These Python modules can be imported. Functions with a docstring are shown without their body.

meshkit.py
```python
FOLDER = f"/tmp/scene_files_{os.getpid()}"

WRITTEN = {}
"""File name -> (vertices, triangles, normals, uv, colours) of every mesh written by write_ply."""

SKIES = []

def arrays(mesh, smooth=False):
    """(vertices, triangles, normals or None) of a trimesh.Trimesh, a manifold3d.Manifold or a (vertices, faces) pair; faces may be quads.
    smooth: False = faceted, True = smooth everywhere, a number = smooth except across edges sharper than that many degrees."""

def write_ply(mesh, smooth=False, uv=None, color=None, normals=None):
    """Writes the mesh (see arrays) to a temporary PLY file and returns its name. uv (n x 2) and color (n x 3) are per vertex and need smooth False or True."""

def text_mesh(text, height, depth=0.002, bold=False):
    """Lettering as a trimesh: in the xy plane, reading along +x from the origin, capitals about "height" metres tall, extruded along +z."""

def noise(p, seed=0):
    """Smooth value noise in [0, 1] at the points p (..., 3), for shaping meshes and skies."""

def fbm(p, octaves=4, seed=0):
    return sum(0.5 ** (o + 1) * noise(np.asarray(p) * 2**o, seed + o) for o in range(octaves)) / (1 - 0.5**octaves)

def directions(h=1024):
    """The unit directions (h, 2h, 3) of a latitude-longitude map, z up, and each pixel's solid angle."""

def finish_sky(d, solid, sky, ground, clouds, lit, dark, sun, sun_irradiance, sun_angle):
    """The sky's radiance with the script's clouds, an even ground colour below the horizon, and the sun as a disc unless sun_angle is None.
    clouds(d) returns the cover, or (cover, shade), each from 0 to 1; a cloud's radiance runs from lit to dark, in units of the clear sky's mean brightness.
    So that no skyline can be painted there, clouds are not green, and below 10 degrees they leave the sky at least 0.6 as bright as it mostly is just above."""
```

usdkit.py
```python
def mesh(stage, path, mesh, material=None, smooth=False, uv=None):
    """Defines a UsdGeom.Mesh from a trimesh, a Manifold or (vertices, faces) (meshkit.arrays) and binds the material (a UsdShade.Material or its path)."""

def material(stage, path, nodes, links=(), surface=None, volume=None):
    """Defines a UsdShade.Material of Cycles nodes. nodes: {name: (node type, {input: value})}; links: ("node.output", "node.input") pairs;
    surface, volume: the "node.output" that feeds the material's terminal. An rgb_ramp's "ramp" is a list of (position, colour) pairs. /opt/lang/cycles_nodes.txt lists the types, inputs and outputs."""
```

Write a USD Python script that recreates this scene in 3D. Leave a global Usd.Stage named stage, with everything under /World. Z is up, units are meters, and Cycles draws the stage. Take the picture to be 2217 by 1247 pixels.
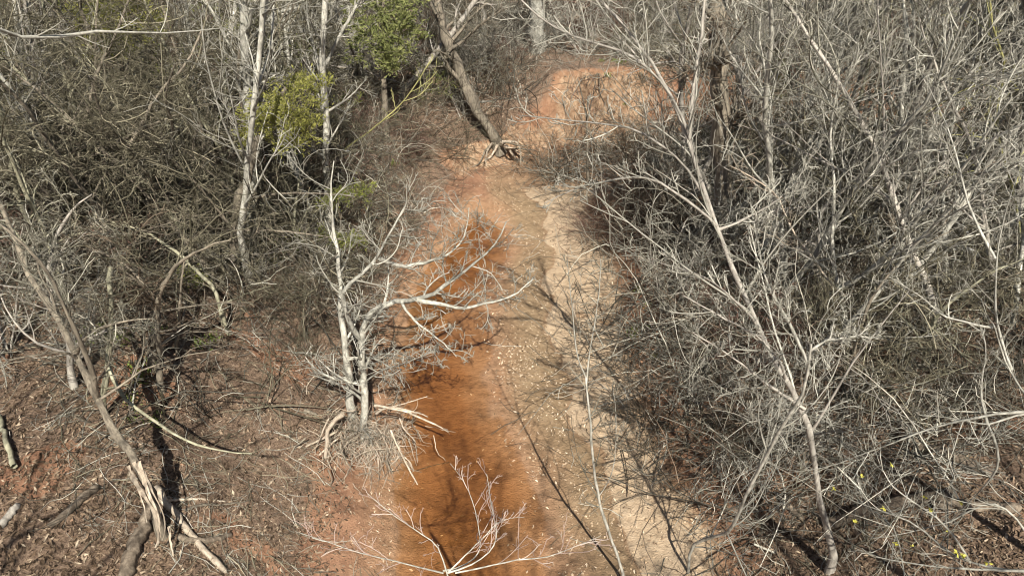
import math, numpy as np, trimesh, usdkit, meshkit
from pxr import Usd, UsdGeom, UsdLux, UsdShade, Sdf, Gf, Vt
from scipy.spatial import cKDTree
import shapely
from shapely.geometry import Polygon

stage = Usd.Stage.CreateInMemory()
UsdGeom.SetStageUpAxis(stage, "Z")
UsdGeom.Xform.Define(stage, "/World")
stage.SetDefaultPrim(stage.GetPrimAtPath("/World"))
UsdGeom.Scope.Define(stage, "/World/Looks")

# ------------------------------------------------------------------ camera, sky, sun, exposure
PITCH, EYE = math.radians(33), np.array([0.0, 0.0, 10.0])
FW, FH, FPX = 2217.0, 1247.0, 1480.0
cam = UsdGeom.Camera.Define(stage, "/World/camera")
cam.CreateHorizontalApertureAttr(36.0)
cam.CreateFocalLengthAttr(36.0 * FPX / FW)
cam.AddTranslateOp().Set(Gf.Vec3d(*EYE))
cam.AddRotateXYZOp().Set(Gf.Vec3f(90 - math.degrees(PITCH), 0, 0))
cam.CreateClippingRangeAttr(Gf.Vec2f(0.1, 1000))
cam.CreateExposureAttr(1.2)
TO_SUN = np.array([0.22, -1.0, 1.12]); TO_SUN /= np.linalg.norm(TO_SUN)
SUN_EL, SUN_ROT = math.asin(TO_SUN[2]), math.atan2(TO_SUN[0], TO_SUN[1])
usdkit.material(stage, "/World/Looks/sky", {
    "s": ("sky_texture", {"sky_type": "single_scattering", "sun_disc": False, "sun_elevation": SUN_EL, "sun_rotation": SUN_ROT}),
    "b": ("background_shader", {"strength": 0.05})}, [("s.color", "b.color")], surface="b.background")
dome = UsdLux.DomeLight.Define(stage, "/World/sky")
UsdShade.MaterialBindingAPI.Apply(dome.GetPrim()).Bind(UsdShade.Material.Get(stage, "/World/Looks/sky"))
dome.GetPrim().SetCustomDataByKey("kind", "structure")
sun = UsdLux.DistantLight.Define(stage, "/World/sun")
sun.CreateIntensityAttr(1.25); sun.CreateAngleAttr(0.5); sun.CreateNormalizeAttr(True)
sun.CreateColorAttr(Gf.Vec3f(1.0, 0.975, 0.92))
_h = math.hypot(TO_SUN[0], TO_SUN[1])
sun.AddRotateXYZOp().Set(Gf.Vec3f(math.degrees(math.atan2(_h, TO_SUN[2])), 0, math.degrees(math.atan2(TO_SUN[0], -TO_SUN[1]))))

# ------------------------------------------------------------------ scene-tree helpers
names = {}
def numbered(name, parent="/World"):
    k = (parent, name); n = names.get(k, 0); names[k] = n + 1
    return name if n == 0 else f"{name}_{n:03d}"
def tag(prim, label=None, cat=None, group=None, kind=None):
    p = prim if isinstance(prim, Usd.Prim) else prim.GetPrim()
    for k, v in (("label", label), ("category", cat), ("group", group), ("kind", kind)):
        if v: p.SetCustomDataByKey(k, v)
    return p
def thing(name, label, cat, loc=(0, 0, 0), group=None, kind=None):
    x = UsdGeom.Xform.Define(stage, "/World/" + numbered(name))
    x.AddTranslateOp().Set(Gf.Vec3d(*map(float, loc))); x.AddRotateXYZOp().Set(Gf.Vec3f(0, 0, 0)); x.AddScaleOp().Set(Gf.Vec3f(1, 1, 1))
    return tag(x, label, cat, group, kind)
def part(name, m, mat, parent=None, smooth=False, label=None, kind=None, off=None):
    path = str(parent.GetPath()) if parent is not None else "/World"
    tone = m[0][:, 3] if m[0].shape[1] == 4 else None
    m = (m[0][:, :3] - (0 if off is None else np.asarray(off)), m[1])
    p = usdkit.mesh(stage, f"{path}/{numbered(name, path)}", m, M[mat], smooth=smooth).GetPrim()
    if tone is not None and len(tone) == len(UsdGeom.Mesh(p).GetPointsAttr().Get()):
        UsdGeom.PrimvarsAPI(p).CreatePrimvar("tone", Sdf.ValueTypeNames.FloatArray, "vertex").Set(Vt.FloatArray.FromNumpy(tone.astype(np.float32)))
    return tag(p, label, kind=kind)
def copy_of(src, label, loc, rot=(0, 0, 0), scale=1.0, group=None):
    base = src.GetName().rsplit("_", 1)[0] if src.GetName()[-3:].isdigit() else src.GetName()
    x = UsdGeom.Xform.Define(stage, "/World/" + numbered(base))
    p = x.GetPrim(); p.GetReferences().AddInternalReference(src.GetPath())
    p.GetAttribute("xformOp:translate").Set(Gf.Vec3d(*map(float, loc)))
    p.GetAttribute("xformOp:rotateXYZ").Set(Gf.Vec3f(*map(float, rot)))
    s = (scale,) * 3 if np.ndim(scale) == 0 else scale
    p.GetAttribute("xformOp:scale").Set(Gf.Vec3f(*map(float, s)))
    p.SetInstanceable(True)
    return tag(p, label, None, group)
def place(p, loc, rot=(0, 0, 0), scale=1.0):
    p.GetAttribute("xformOp:translate").Set(Gf.Vec3d(*map(float, loc)))
    p.GetAttribute("xformOp:rotateXYZ").Set(Gf.Vec3f(*map(float, rot)))
    p.GetAttribute("xformOp:scale").Set(Gf.Vec3f(scale, scale, scale))

# ------------------------------------------------------------------ materials
M = {}
def bark(name, c1, c2, c3, scale=9.0, stretch=0.25, bumpd=0.02, spots=None):
    nodes = {"g": ("texture_coordinate", {}), "mp": ("mapping", {"scale": (1, 1, stretch)}),
             "n": ("noise_texture", {"scale": scale, "detail": 5, "roughness": 0.65}), "n2": ("noise_texture", {"scale": 2.3, "detail": 3}),
             "r": ("rgb_ramp", {"ramp": [(0.25, c1), (0.5, c2), (0.75, c3)]}),
             "o": ("object_info", {}), "v": ("map_range", {"from_min": 0, "from_max": 1, "to_min": 0.72, "to_max": 1.22}),
             "m": ("mix", {"mix_type": "multiply", "fac": 1.0}), "mm": ("math", {"math_type": "multiply_add", "value2": 1.5, "value3": 0.2}),
             "m2": ("mix", {"mix_type": "multiply", "fac": 1.0}),
             "b": ("bump", {"distance": bumpd, "strength": 0.8}), "p": ("principled_bsdf", {"roughness": 0.85, "specular_ior_level": 0.25})}
    links = [("g.object", "mp.vector"), ("mp.vector", "n.vector"), ("g.object", "n2.vector"), ("n.fac", "r.fac"), ("o.random", "v.value"), ("r.color", "m.color1"), ("v.result", "m.color2"),
             ("n2.fac", "mm.value1"), ("m.color", "m2.color1"), ("mm.value", "m2.color2"), ("m2.color", "p.base_color"), ("n.fac", "b.height"), ("b.normal", "p.normal")]
    M[name] = usdkit.material(stage, "/World/Looks/" + name, nodes, links, surface="p.BSDF")
bark("pale_bark", (0.10, 0.092, 0.072), (0.27, 0.25, 0.20), (0.42, 0.395, 0.33), 16, 0.5)
bark("grey_bark", (0.10, 0.088, 0.07), (0.24, 0.21, 0.17), (0.36, 0.33, 0.27), 14, 0.3)
bark("brown_bark", (0.045, 0.036, 0.026), (0.14, 0.115, 0.082), (0.25, 0.21, 0.15), 18, 0.15, 0.05)
bark("olive_bark", (0.10, 0.095, 0.06), (0.22, 0.20, 0.13), (0.32, 0.30, 0.21), 10, 0.4)
bark("vine_bark", (0.16, 0.145, 0.05), (0.27, 0.245, 0.09), (0.34, 0.32, 0.14), 10, 0.4)
bark("bleached_wood", (0.11, 0.082, 0.058), (0.33, 0.265, 0.19), (0.50, 0.425, 0.325), 14, 0.12, 0.03)
bark("log_bark", (0.035, 0.026, 0.018), (0.105, 0.08, 0.055), (0.22, 0.175, 0.125), 12, 0.6, 0.04)
bark("white_log_bark", (0.20, 0.19, 0.17), (0.42, 0.41, 0.37), (0.58, 0.56, 0.52), 9, 0.6, 0.03)
def twig(name, c1, c2, skew=0.3):
    cm = tuple(a + (b - a) * skew for a, b in zip(c1, c2))
    M[name] = usdkit.material(stage, "/World/Looks/" + name, {
        "g": ("attribute", {"attribute": "tone"}), "o": ("object_info", {}), "a": ("math", {"math_type": "multiply_add", "value2": 0.65}), "h": ("math", {"math_type": "multiply", "value2": 0.35}),
        "r": ("rgb_ramp", {"ramp": [(0.0, c1), (0.62, cm), (1.0, c2)]}), "p": ("diffuse_bsdf", {})},
        [("g.fac", "a.value1"), ("o.random", "h.value1"), ("h.value", "a.value3"), ("a.value", "r.fac"), ("r.color", "p.color")], surface="p.BSDF")
twig("pale_twig", (0.11, 0.10, 0.078), (0.48, 0.45, 0.365))
twig("grey_twig", (0.05, 0.045, 0.032), (0.42, 0.385, 0.295), 0.22)
twig("brown_twig", (0.028, 0.021, 0.014), (0.24, 0.18, 0.125), 0.22)
twig("red_twig", (0.06, 0.034, 0.024), (0.33, 0.22, 0.165), 0.25)
twig("olive_twig", (0.034, 0.030, 0.019), (0.285, 0.25, 0.17), 0.22)
twig("red_pale_twig", (0.25, 0.17, 0.14), (0.50, 0.43, 0.35))
twig("mixed_twig", (0.015, 0.012, 0.008), (0.62, 0.57, 0.45), 0.14)
twig("vine_twig", (0.26, 0.24, 0.10), (0.42, 0.39, 0.17))
def leafmat(name, c1, c2, trans=0.25):
    M[name] = usdkit.material(stage, "/World/Looks/" + name, {
        "g": ("attribute", {"attribute": "tone"}), "o": ("object_info", {}), "s": ("math", {"math_type": "add"}), "f": ("math", {"math_type": "fraction"}),
        "r": ("rgb_ramp", {"ramp": [(0.0, c1), (1.0, c2)]}), "p": ("principled_bsdf", {"roughness": 0.7, "specular_ior_level": 0.3}),
        "t": ("translucent_bsdf", {}), "m": ("mix_closure", {"fac": trans})},
        [("g.fac", "s.value1"), ("o.random", "s.value2"), ("s.value", "f.value1"), ("f.value", "r.fac"), ("r.color", "p.base_color"), ("r.color", "t.color"), ("p.BSDF", "m.closure1"), ("t.BSDF", "m.closure2")], surface="m.closure")
leafmat("cedar_green", (0.07, 0.088, 0.018), (0.23, 0.235, 0.05), .4)
leafmat("cedar_bright", (0.14, 0.145, 0.03), (0.37, 0.35, 0.09), .45)
leafmat("cedar_far", (0.10, 0.115, 0.035), (0.27, 0.275, 0.095), .45)
leafmat("bud_yellow", (0.45, 0.42, 0.06), (0.62, 0.56, 0.12), 0.35)
M["bar_litter"] = usdkit.material(stage, "/World/Looks/bar_litter", {
    "g": ("attribute", {"attribute": "tone"}), "r": ("rgb_ramp", {"ramp": [(0.0, (0.06, 0.04, 0.026)), (0.2, (0.17, 0.115, 0.07)), (0.55, (0.34, 0.25, 0.165)), (1.0, (0.56, 0.45, 0.32))]}), "p": ("diffuse_bsdf", {})},
    [("g.fac", "r.fac"), ("r.color", "p.color")], surface="p.BSDF")
M["litter"] = usdkit.material(stage, "/World/Looks/litter", {
    "g": ("attribute", {"attribute": "tone"}), "r": ("rgb_ramp", {"ramp": [(0.0, (0.025, 0.018, 0.012)), (0.4, (0.09, 0.060, 0.038)), (0.75, (0.165, 0.115, 0.074)), (0.93, (0.235, 0.175, 0.118)), (1.0, (0.35, 0.275, 0.19))]}), "p": ("diffuse_bsdf", {})},
    [("g.fac", "r.fac"), ("r.color", "p.color")], surface="p.BSDF")
leafmat("sprout_green", (0.08, 0.11, 0.02), (0.20, 0.24, 0.05), 0.3)

bark("sand_clod", (0.17, 0.115, 0.065), (0.30, 0.215, 0.13), (0.42, 0.32, 0.215), 6, 1.0)
bark("clay_clod", (0.11, 0.06, 0.036), (0.20, 0.115, 0.068), (0.30, 0.19, 0.12), 6, 1.0)
def ground_material():
    nodes = {
        "g": ("geometry", {}), "mk": ("attribute", {"attribute": "ground_mix"}), "sep": ("separate_color", {}),
        "n1": ("noise_texture", {"scale": 1.1, "detail": 6, "roughness": 0.62}), "n2": ("noise_texture", {"scale": 7.0, "detail": 6, "roughness": 0.7}),
        "n3": ("noise_texture", {"scale": 38.0, "detail": 4, "roughness": 0.7}), "v": ("voronoi_texture", {"scale": 24.0, "feature": "f1"}),
        "clay": ("rgb_ramp", {"ramp": [(0.25, (0.12, 0.058, 0.034)), (0.5, (0.235, 0.122, 0.068)), (0.75, (0.36, 0.22, 0.13))]}),
        "sand": ("rgb_ramp", {"ramp": [(0.25, (0.22, 0.145, 0.082)), (0.5, (0.43, 0.315, 0.20)), (0.75, (0.55, 0.42, 0.285))]}),
        "lit": ("rgb_ramp", {"ramp": [(0.15, (0.022, 0.014, 0.009)), (0.45, (0.12, 0.077, 0.049)), (0.8, (0.30, 0.21, 0.14))]}),
        "wetc": ("rgb_ramp", {"ramp": [(0.31, (0.075, 0.045, 0.023)), (0.42, (0.20, 0.112, 0.057)), (0.52, (0.29, 0.166, 0.088)), (0.72, (0.38, 0.23, 0.13))]}),
        "dk": ("attribute", {"attribute": "damp"}), "dampc": ("rgb_ramp", {"ramp": [(0.25, (0.11, 0.070, 0.036)), (0.5, (0.225, 0.150, 0.082)), (0.75, (0.34, 0.245, 0.145))]}), "m4": ("mix", {"mix_type": "mix"}),
        "mixv": ("math", {"math_type": "multiply_add", "value2": 0.5, "value3": 0.0}), "h2": ("math", {"math_type": "multiply", "value2": 0.5}), "h3": ("math", {"math_type": "multiply", "value2": 0.35}),
        "sum": ("math", {"math_type": "add"}), "sumb": ("math", {"math_type": "multiply_add", "value2": 0.5}),
        "lf": ("math", {"math_type": "multiply_add", "value2": 0.25}), "lh": ("math", {"math_type": "multiply", "value2": 0.75}),
        "m1": ("mix", {"mix_type": "mix"}), "m2": ("mix", {"mix_type": "mix"}), "m3": ("mix", {"mix_type": "mix"}),
        "e1": ("map_range", {"from_min": 0.35, "from_max": 0.65, "clamp": True}), "e1a": ("math", {"math_type": "add"}), "e1b": ("math", {"math_type": "multiply_add", "value2": 0.8, "value3": -0.4}),
        "e2": ("map_range", {"from_min": 0.35, "from_max": 0.65, "clamp": True}), "e2a": ("math", {"math_type": "add"}), "e2b": ("math", {"math_type": "multiply_add", "value2": 0.7, "value3": -0.35}),
        "rough": ("map_range", {"from_min": 0, "from_max": 1, "to_min": 0.95, "to_max": 0.55, "clamp": True}),
        "bs": ("math", {"math_type": "multiply_add", "value2": 0.6}), "b": ("bump", {"distance": 0.07, "strength": 1.0}),
        "p": ("principled_bsdf", {"specular_ior_level": 0.25})}
    links = [("mk.color", "sep.color")] + [("g.position", f"{n}.vector") for n in ("n1", "n2", "n3", "v")] + [
        ("n2.fac", "h2.value1"), ("n1.fac", "mixv.value1"), ("h2.value", "mixv.value3"), ("mixv.value", "dampc.fac"), ("m1.color", "m4.color1"), ("dampc.color", "m4.color2"), ("dk.fac", "m4.fac"), ("mixv.value", "clay.fac"), ("mixv.value", "sand.fac"), ("mixv.value", "wetc.fac"),
        ("n3.fac", "lh.value1"), ("v.distance", "lf.value1"), ("lh.value", "lf.value3"), ("lf.value", "lit.fac"),
        ("n2.fac", "e1b.value1"), ("e1b.value", "e1a.value1"), ("sep.r", "e1a.value2"), ("e1a.value", "e1.value"), ("clay.color", "m1.color1"), ("sand.color", "m1.color2"), ("e1.result", "m1.fac"),
        ("n2.fac", "e2b.value1"), ("e2b.value", "e2a.value1"), ("sep.b", "e2a.value2"), ("e2a.value", "e2.value"), ("m4.color", "m2.color1"), ("lit.color", "m2.color2"), ("e2.result", "m2.fac"),
        ("m2.color", "m3.color1"), ("wetc.color", "m3.color2"), ("sep.g", "m3.fac"), ("m3.color", "p.base_color"), ("sep.g", "rough.value"), ("rough.result", "p.roughness"),
        ("n3.fac", "bs.value1"), ("n2.fac", "bs.value3"), ("bs.value", "b.height"), ("b.normal", "p.normal")]
    M["ground"] = usdkit.material(stage, "/World/Looks/ground", nodes, links, surface="p.BSDF")
ground_material()
M["water"] = usdkit.material(stage, "/World/Looks/water", {
    "g": ("geometry", {}), "n": ("noise_texture", {"scale": 5.0, "detail": 2}), "b": ("bump", {"distance": 0.003, "strength": 0.12}),
    "d": ("attribute", {"attribute": "water_depth"}), "r": ("rgb_ramp", {"ramp": [(0.0, (1, 1, 1)), (0.04, (0.94, 0.88, 0.78)), (0.35, (0.82, 0.69, 0.52)), (1.0, (0.53, 0.40, 0.24))]}),
    "t": ("transparent_bsdf", {}), "gl": ("glossy_bsdf", {"roughness": 0.03, "color": (0.9, 0.95, 1)}), "f": ("fresnel", {"IOR": 1.33}), "m": ("mix_closure", {})},
    [("g.position", "n.vector"), ("d.fac", "r.fac"), ("r.color", "t.color"), ("n.fac", "b.height"), ("b.normal", "gl.normal"), ("b.normal", "f.normal"), ("f.fac", "m.fac"), ("t.BSDF", "m.closure1"), ("gl.BSDF", "m.closure2")], surface="m.closure")

# ------------------------------------------------------------------ terrain
# plan of the creek, in metres: (y, left water edge, right water edge, outer edge of the sand bar)
CREEK = np.array([(-12, -1.9, 0.9, 3.2), (0, -1.9, 0.8, 3.1), (6.8, -1.95, 0.85, 2.95), (7.65, -2.03, 0.68, 3.0), (8.56, -2.25, 0.45, 2.9), (9.5, -2.2, 0.18, 2.75), (10.5, -2.25, -0.2, 2.65), (12, -2.7, -0.3, 2.55),
                  (13.6, -2.68, -0.5, 2.6), (15.6, -2.6, -0.35, 2.75), (17.5, -2.15, 0.0, 2.5), (18.9, -1.6, -0.2, 2.1), (20.2, -1.3, -0.6, 2.1), (21.3, -1.0, -0.9, 2.6), (22.5, -1.0, -0.95, 4.0)])
def edge(y, k): return np.interp(y, CREEK[:, 0], CREEK[:, k])
left_edge = [(-2.6, -12), (-2.6, 0), (-2.5, 6.8), (-2.5, 7.7), (-2.6, 8.6), (-2.5, 9.5), (-2.55, 10.5), (-3.1, 12), (-3.35, 13.6), (-3.4, 15.6), (-3.2, 17.5), (-2.9, 18.9), (-2.7, 20.2), (-2.6, 21.4)]
scarp = [(-1.9, 22.4), (-0.6, 23.3), (0.4, 24.2), (0.9, 25.0), (2.0, 25.3), (3.5, 25.4), (5.3, 25.6), (8, 25.5), (12, 25), (22, 24.5)]
right_edge = [(22, 22.6), (10, 22.8), (6, 22.4), (4.2, 21.9), (3.2, 21.2), (2.6, 20.4), (2.2, 19.4), (2.5, 18), (2.75, 16), (2.6, 13.8), (2.55, 12), (2.65, 10.5), (2.8, 9.2), (2.95, 8.1), (3.0, 6.8), (3.1, 0), (3.2, -12)]
ring = np.array(left_edge + scarp + right_edge, float)
# bank run (horizontal metres from toe to top) and bank height along the outline
runs = np.array([4.2] * 11 + [3.0, 2.2, 1.6] + [0.7, 0.6, 0.7, 0.9, 0.9, 0.85, 0.9, 1.2, 1.5, 2] + [3, 3, 3, 3, 3, 3, 3.2, 3.2] + [3.6] * 9)
tops = np.array([2.3] * 11 + [2.2, 1.8, 1.6] + [0.75, 0.75, 0.85, 1.6, 2.6, 2.7, 2.7, 2.6, 2.6, 2.6] + [1.9] * 8 + [2.0] * 9)
channel = Polygon(ring)
seg = np.vstack([ring, ring[:1]])
tt = np.concatenate([np.linspace(i, i + 1, 40, endpoint=False) for i in range(len(ring))])
ii = tt.astype(int); fr = (tt - ii)[:, None]
bpts = seg[ii] * (1 - fr) + seg[ii + 1] * fr
ext = lambda a: np.append(a, a[0])
bruns = ext(runs)[ii] * (1 - fr[:, 0]) + ext(runs)[ii + 1] * fr[:, 0]
btops = ext(tops)[ii] * (1 - fr[:, 0]) + ext(tops)[ii + 1] * fr[:, 0]
btree = cKDTree(bpts)
def fb(x, y, s, o=4, seed=0): return meshkit.fbm(np.stack([x * s, y * s, np.zeros_like(x) + seed * 7.3], -1), o, seed) - 0.5
def terrain(x, y, detail=True):
    """height, signed distance outside the channel, bank fraction"""
    x, y = np.asarray(x, float), np.asarray(y, float)
    xw, yw = x + 0.9 * fb(x, y, 0.55, 3, 1), y + 0.7 * fb(x, y, 0.55, 3, 2)
    far = np.clip((y - 20.5) / 1.5, 0, 1); xw = xw + far * 0.55 * fb(x, y, 1.9, 3, 6); yw = yw + far * 0.45 * fb(x, y, 2.1, 3, 7)
    d, k = btree.query(np.stack([xw, yw], -1), k=12)
    w = 1 / (d + 0.05) ** 2; w /= w.sum(-1, keepdims=True)
    run, top = (bruns[k] * w).sum(-1), (btops[k] * w).sum(-1)
    inside = shapely.contains_xy(channel, xw, yw)
    sd = np.where(inside, -d[..., 0], d[..., 0])
    f = np.clip(sd / run, 0, 1)
    prof = f * 0.55 + 0.45 * (f * f * (3 - 2 * f))
    z = 0.22 + top * prof
    q = np.clip((sd - run) / 3.6, 0, 1); z = z + np.clip(2.5 - top, 0, 3) * q * q * (3 - 2 * q) + 0.03 * np.clip(sd - run, 0, 60)
    # channel floor
    L, R, B = edge(y, 1), edge(y, 2), edge(y, 3)
    c = (x - L) / np.maximum(R - L, 0.1)
    bed = -0.24 * np.clip(1.7 * c, 0, 1) * np.clip((1.0 - c) * 1.25, 0, 1) ** 1.2 * np.clip((R - L) / 1.0, 0, 1)
    bar = 0.008 + 0.26 * np.clip((x - R) / np.maximum(B - R, 0.3), 0, 1) ** 1.25
    mud = 0.02 + 0.26 * np.clip((L - x) / 0.9, 0, 1)
    floor = np.where(c < 0, mud, np.where(c > 1, bar, bed))
    up = np.clip((y - 20.2) / 3.0, 0, 1)
    floor = floor + np.clip((y - 18.8) / 1.3, 0, 1) * np.where(c > 1.6, 0.03, 0.16) * (y > 18.8); floor = np.where(y > 20.1, np.maximum(floor, 0.05 + 0.12 * up), floor)
    z = np.where(inside, np.minimum(floor, 0.22 + 0 * z), z)
    if detail:
        amp = np.where(sd > 0, 1.0, np.where(c < 0, 0.45, np.where((c > 1), 0.35, 0.22)))
        z = z + np.where((sd < 0) & (c > 0) & (c < 1), 0.22 * (fb(x, y, 0.7, 3, 15) + 0.12) * np.clip(4 * c * (1 - c), 0, 1) * (y < 19), 0) + amp * (0.34 * fb(x, y, 0.45, 3, 3) * np.clip(sd / 2, 0.1, 1) + 0.16 * fb(x, y, 1.7, 4, 4) + (0.07 * fb(x, y, 7, 3, 5) + np.where(sd > 0, 0.14, 0.0) * fb(x, y, 3.1, 3, 8)))
    return z, sd, f
def ground_z(x, y): return terrain(np.atleast_1d(x), np.atleast_1d(y))[0]

def axis(stops):
    out = []
    for a, b, s in stops: out.append(np.arange(a, b - 1e-6, s))
    return np.concatenate(out + [[stops[-1][1]]])
gx = axis([(-140, -40, 10), (-40, -20, 1.0), (-20, -11, 0.25), (-11, 9, 0.065), (9, 20, 0.25), (20, 40, 1.0), (40, 140, 10)])
gy = axis([(-30, 2, 2.0), (2, 5, 0.3), (5, 15, 0.065), (15, 27.5, 0.085), (27.5, 45, 0.4), (45, 80, 2.5), (80, 200, 10)])
X, Y = np.meshgrid(gx, gy, indexing="ij")
Z, SD, BF = (a.reshape(X.shape) for a in terrain(X.ravel(), Y.ravel()))
ni, nj = X.shape
idx = np.arange(ni * nj).reshape(ni, nj)
quads = np.stack([idx[:-1, :-1], idx[1:, :-1], idx[1:, 1:], idx[:-1, 1:]], -1).reshape(-1, 4)
V = np.stack([X, Y, Z], -1).reshape(-1, 3)
g = UsdGeom.Mesh.Define(stage, "/World/ground")
g.CreatePointsAttr(Vt.Vec3fArray.FromNumpy(V.astype(np.float32)))
g.CreateFaceVertexCountsAttr(Vt.IntArray.FromNumpy(np.full(len(quads), 4, np.int32)))
g.CreateFaceVertexIndicesAttr(Vt.IntArray.FromNumpy(quads.astype(np.int32).ravel()))
g.CreateSubdivisionSchemeAttr("none")
dzx, dzy = np.gradient(Z, gx, axis=0), np.gradient(Z, gy, axis=1)
N = np.stack([-dzx, -dzy, np.ones_like(Z)], -1); N /= np.linalg.norm(N, axis=-1, keepdims=True)
g.CreateNormalsAttr(Vt.Vec3fArray.FromNumpy(N.reshape(-1, 3).astype(np.float32))); g.SetNormalsInterpolation("vertex")
UsdShade.MaterialBindingAPI.Apply(g.GetPrim()).Bind(M["ground"])
tag(g, "red clay creek banks and leaf covered woodland floor", None, kind="structure")
L_, R_, B_ = edge(Y, 1), edge(Y, 2), edge(Y, 3)
def ss(a, b, v): t = np.clip((v - a) / (b - a), 0, 1); return t * t * (3 - 2 * t)
slope = np.hypot(dzx, dzy)
sandy = ss(1.2, 1.45, X - R_ + 1.5 * fb(X, Y, 0.9, 4, 11)) * ss(0.5, -0.3, SD) * ss(22.5, 20.5, Y) * ss(-0.3, -0.12, fb(X, Y, 1.3, 4, 16))
damp = ss(-0.2, 0.35, X - R_) * ss(0.5, -0.1, SD) * (1 - 0.9 * sandy) * (0.55 + 0.45 * ss(23, 20, Y))
scarpface = ss(21.8, 22.6, Y) * ss(-3.5, -1.5, X) * ss(6.3, 5.0, X + 0.8 * fb(X, Y, 1.2, 3, 20)) * ss(-0.3, 0.05, SD) * ss(1.02, 0.9, BF + 0.5 * np.clip(fb(X, Y, 1.6, 3, 17), 0, 1)) * (Y < 28) * np.maximum(ss(1.5, 1.0, Z + 1.2 * fb(X, Y, 1.5, 3, 18)), ss(0.9, 2.0, X + 1.6 * fb(X, Y, 1.1, 4, 19)))
sandy = np.maximum(sandy, 0.46 * scarpface); damp = np.maximum(damp * (1 - scarpface), 0.35 * scarpface)
wet = ss(0.9, -0.3, X - R_ + 0.8 * fb(X, Y, 1.2, 3, 14)) * ss(-1.0, 0.1, X - L_) * (SD < 0.3) * ss(21.5, 20, Y)
litter = np.clip(ss(0.35, 1.3, SD + 0.9 * ((X < 0) & (Y > 11)) + 1.3 * fb(X, Y, 0.7, 3, 12)) * ss(-0.20, -0.04, fb(X, Y, 0.9, 4, 13) + 0.14 * np.clip((Y - 9) / 6, -0.35, 1) + 0.1 * (X > 0)), 0, 1)
litter = litter * (1 - scarpface)
mix = np.stack([np.clip(sandy, 0, 1), np.clip(wet, 0, 1), np.clip(litter, 0, 1)], -1).reshape(-1, 3)
UsdGeom.PrimvarsAPI(g).CreatePrimvar("damp", Sdf.ValueTypeNames.FloatArray, "vertex").Set(Vt.FloatArray.FromNumpy(np.clip(damp, 0, 1).ravel().astype(np.float32)))
UsdGeom.PrimvarsAPI(g).CreatePrimvar("ground_mix", Sdf.ValueTypeNames.Color3fArray, "vertex").Set(Vt.Vec3fArray.FromNumpy(mix.astype(np.float32)))
from scipy.interpolate import RegularGridInterpolator
_look = RegularGridInterpolator((gx, gy), np.stack([Z, SD, BF], -1), bounds_error=False, fill_value=None)
def terrain(x, y, detail=True):
    """the built ground, looked up from its own grid"""
    r = _look(np.stack([np.asarray(x, float), np.asarray(y, float)], -1)); return r[..., 0], r[..., 1], r[..., 2]
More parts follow.
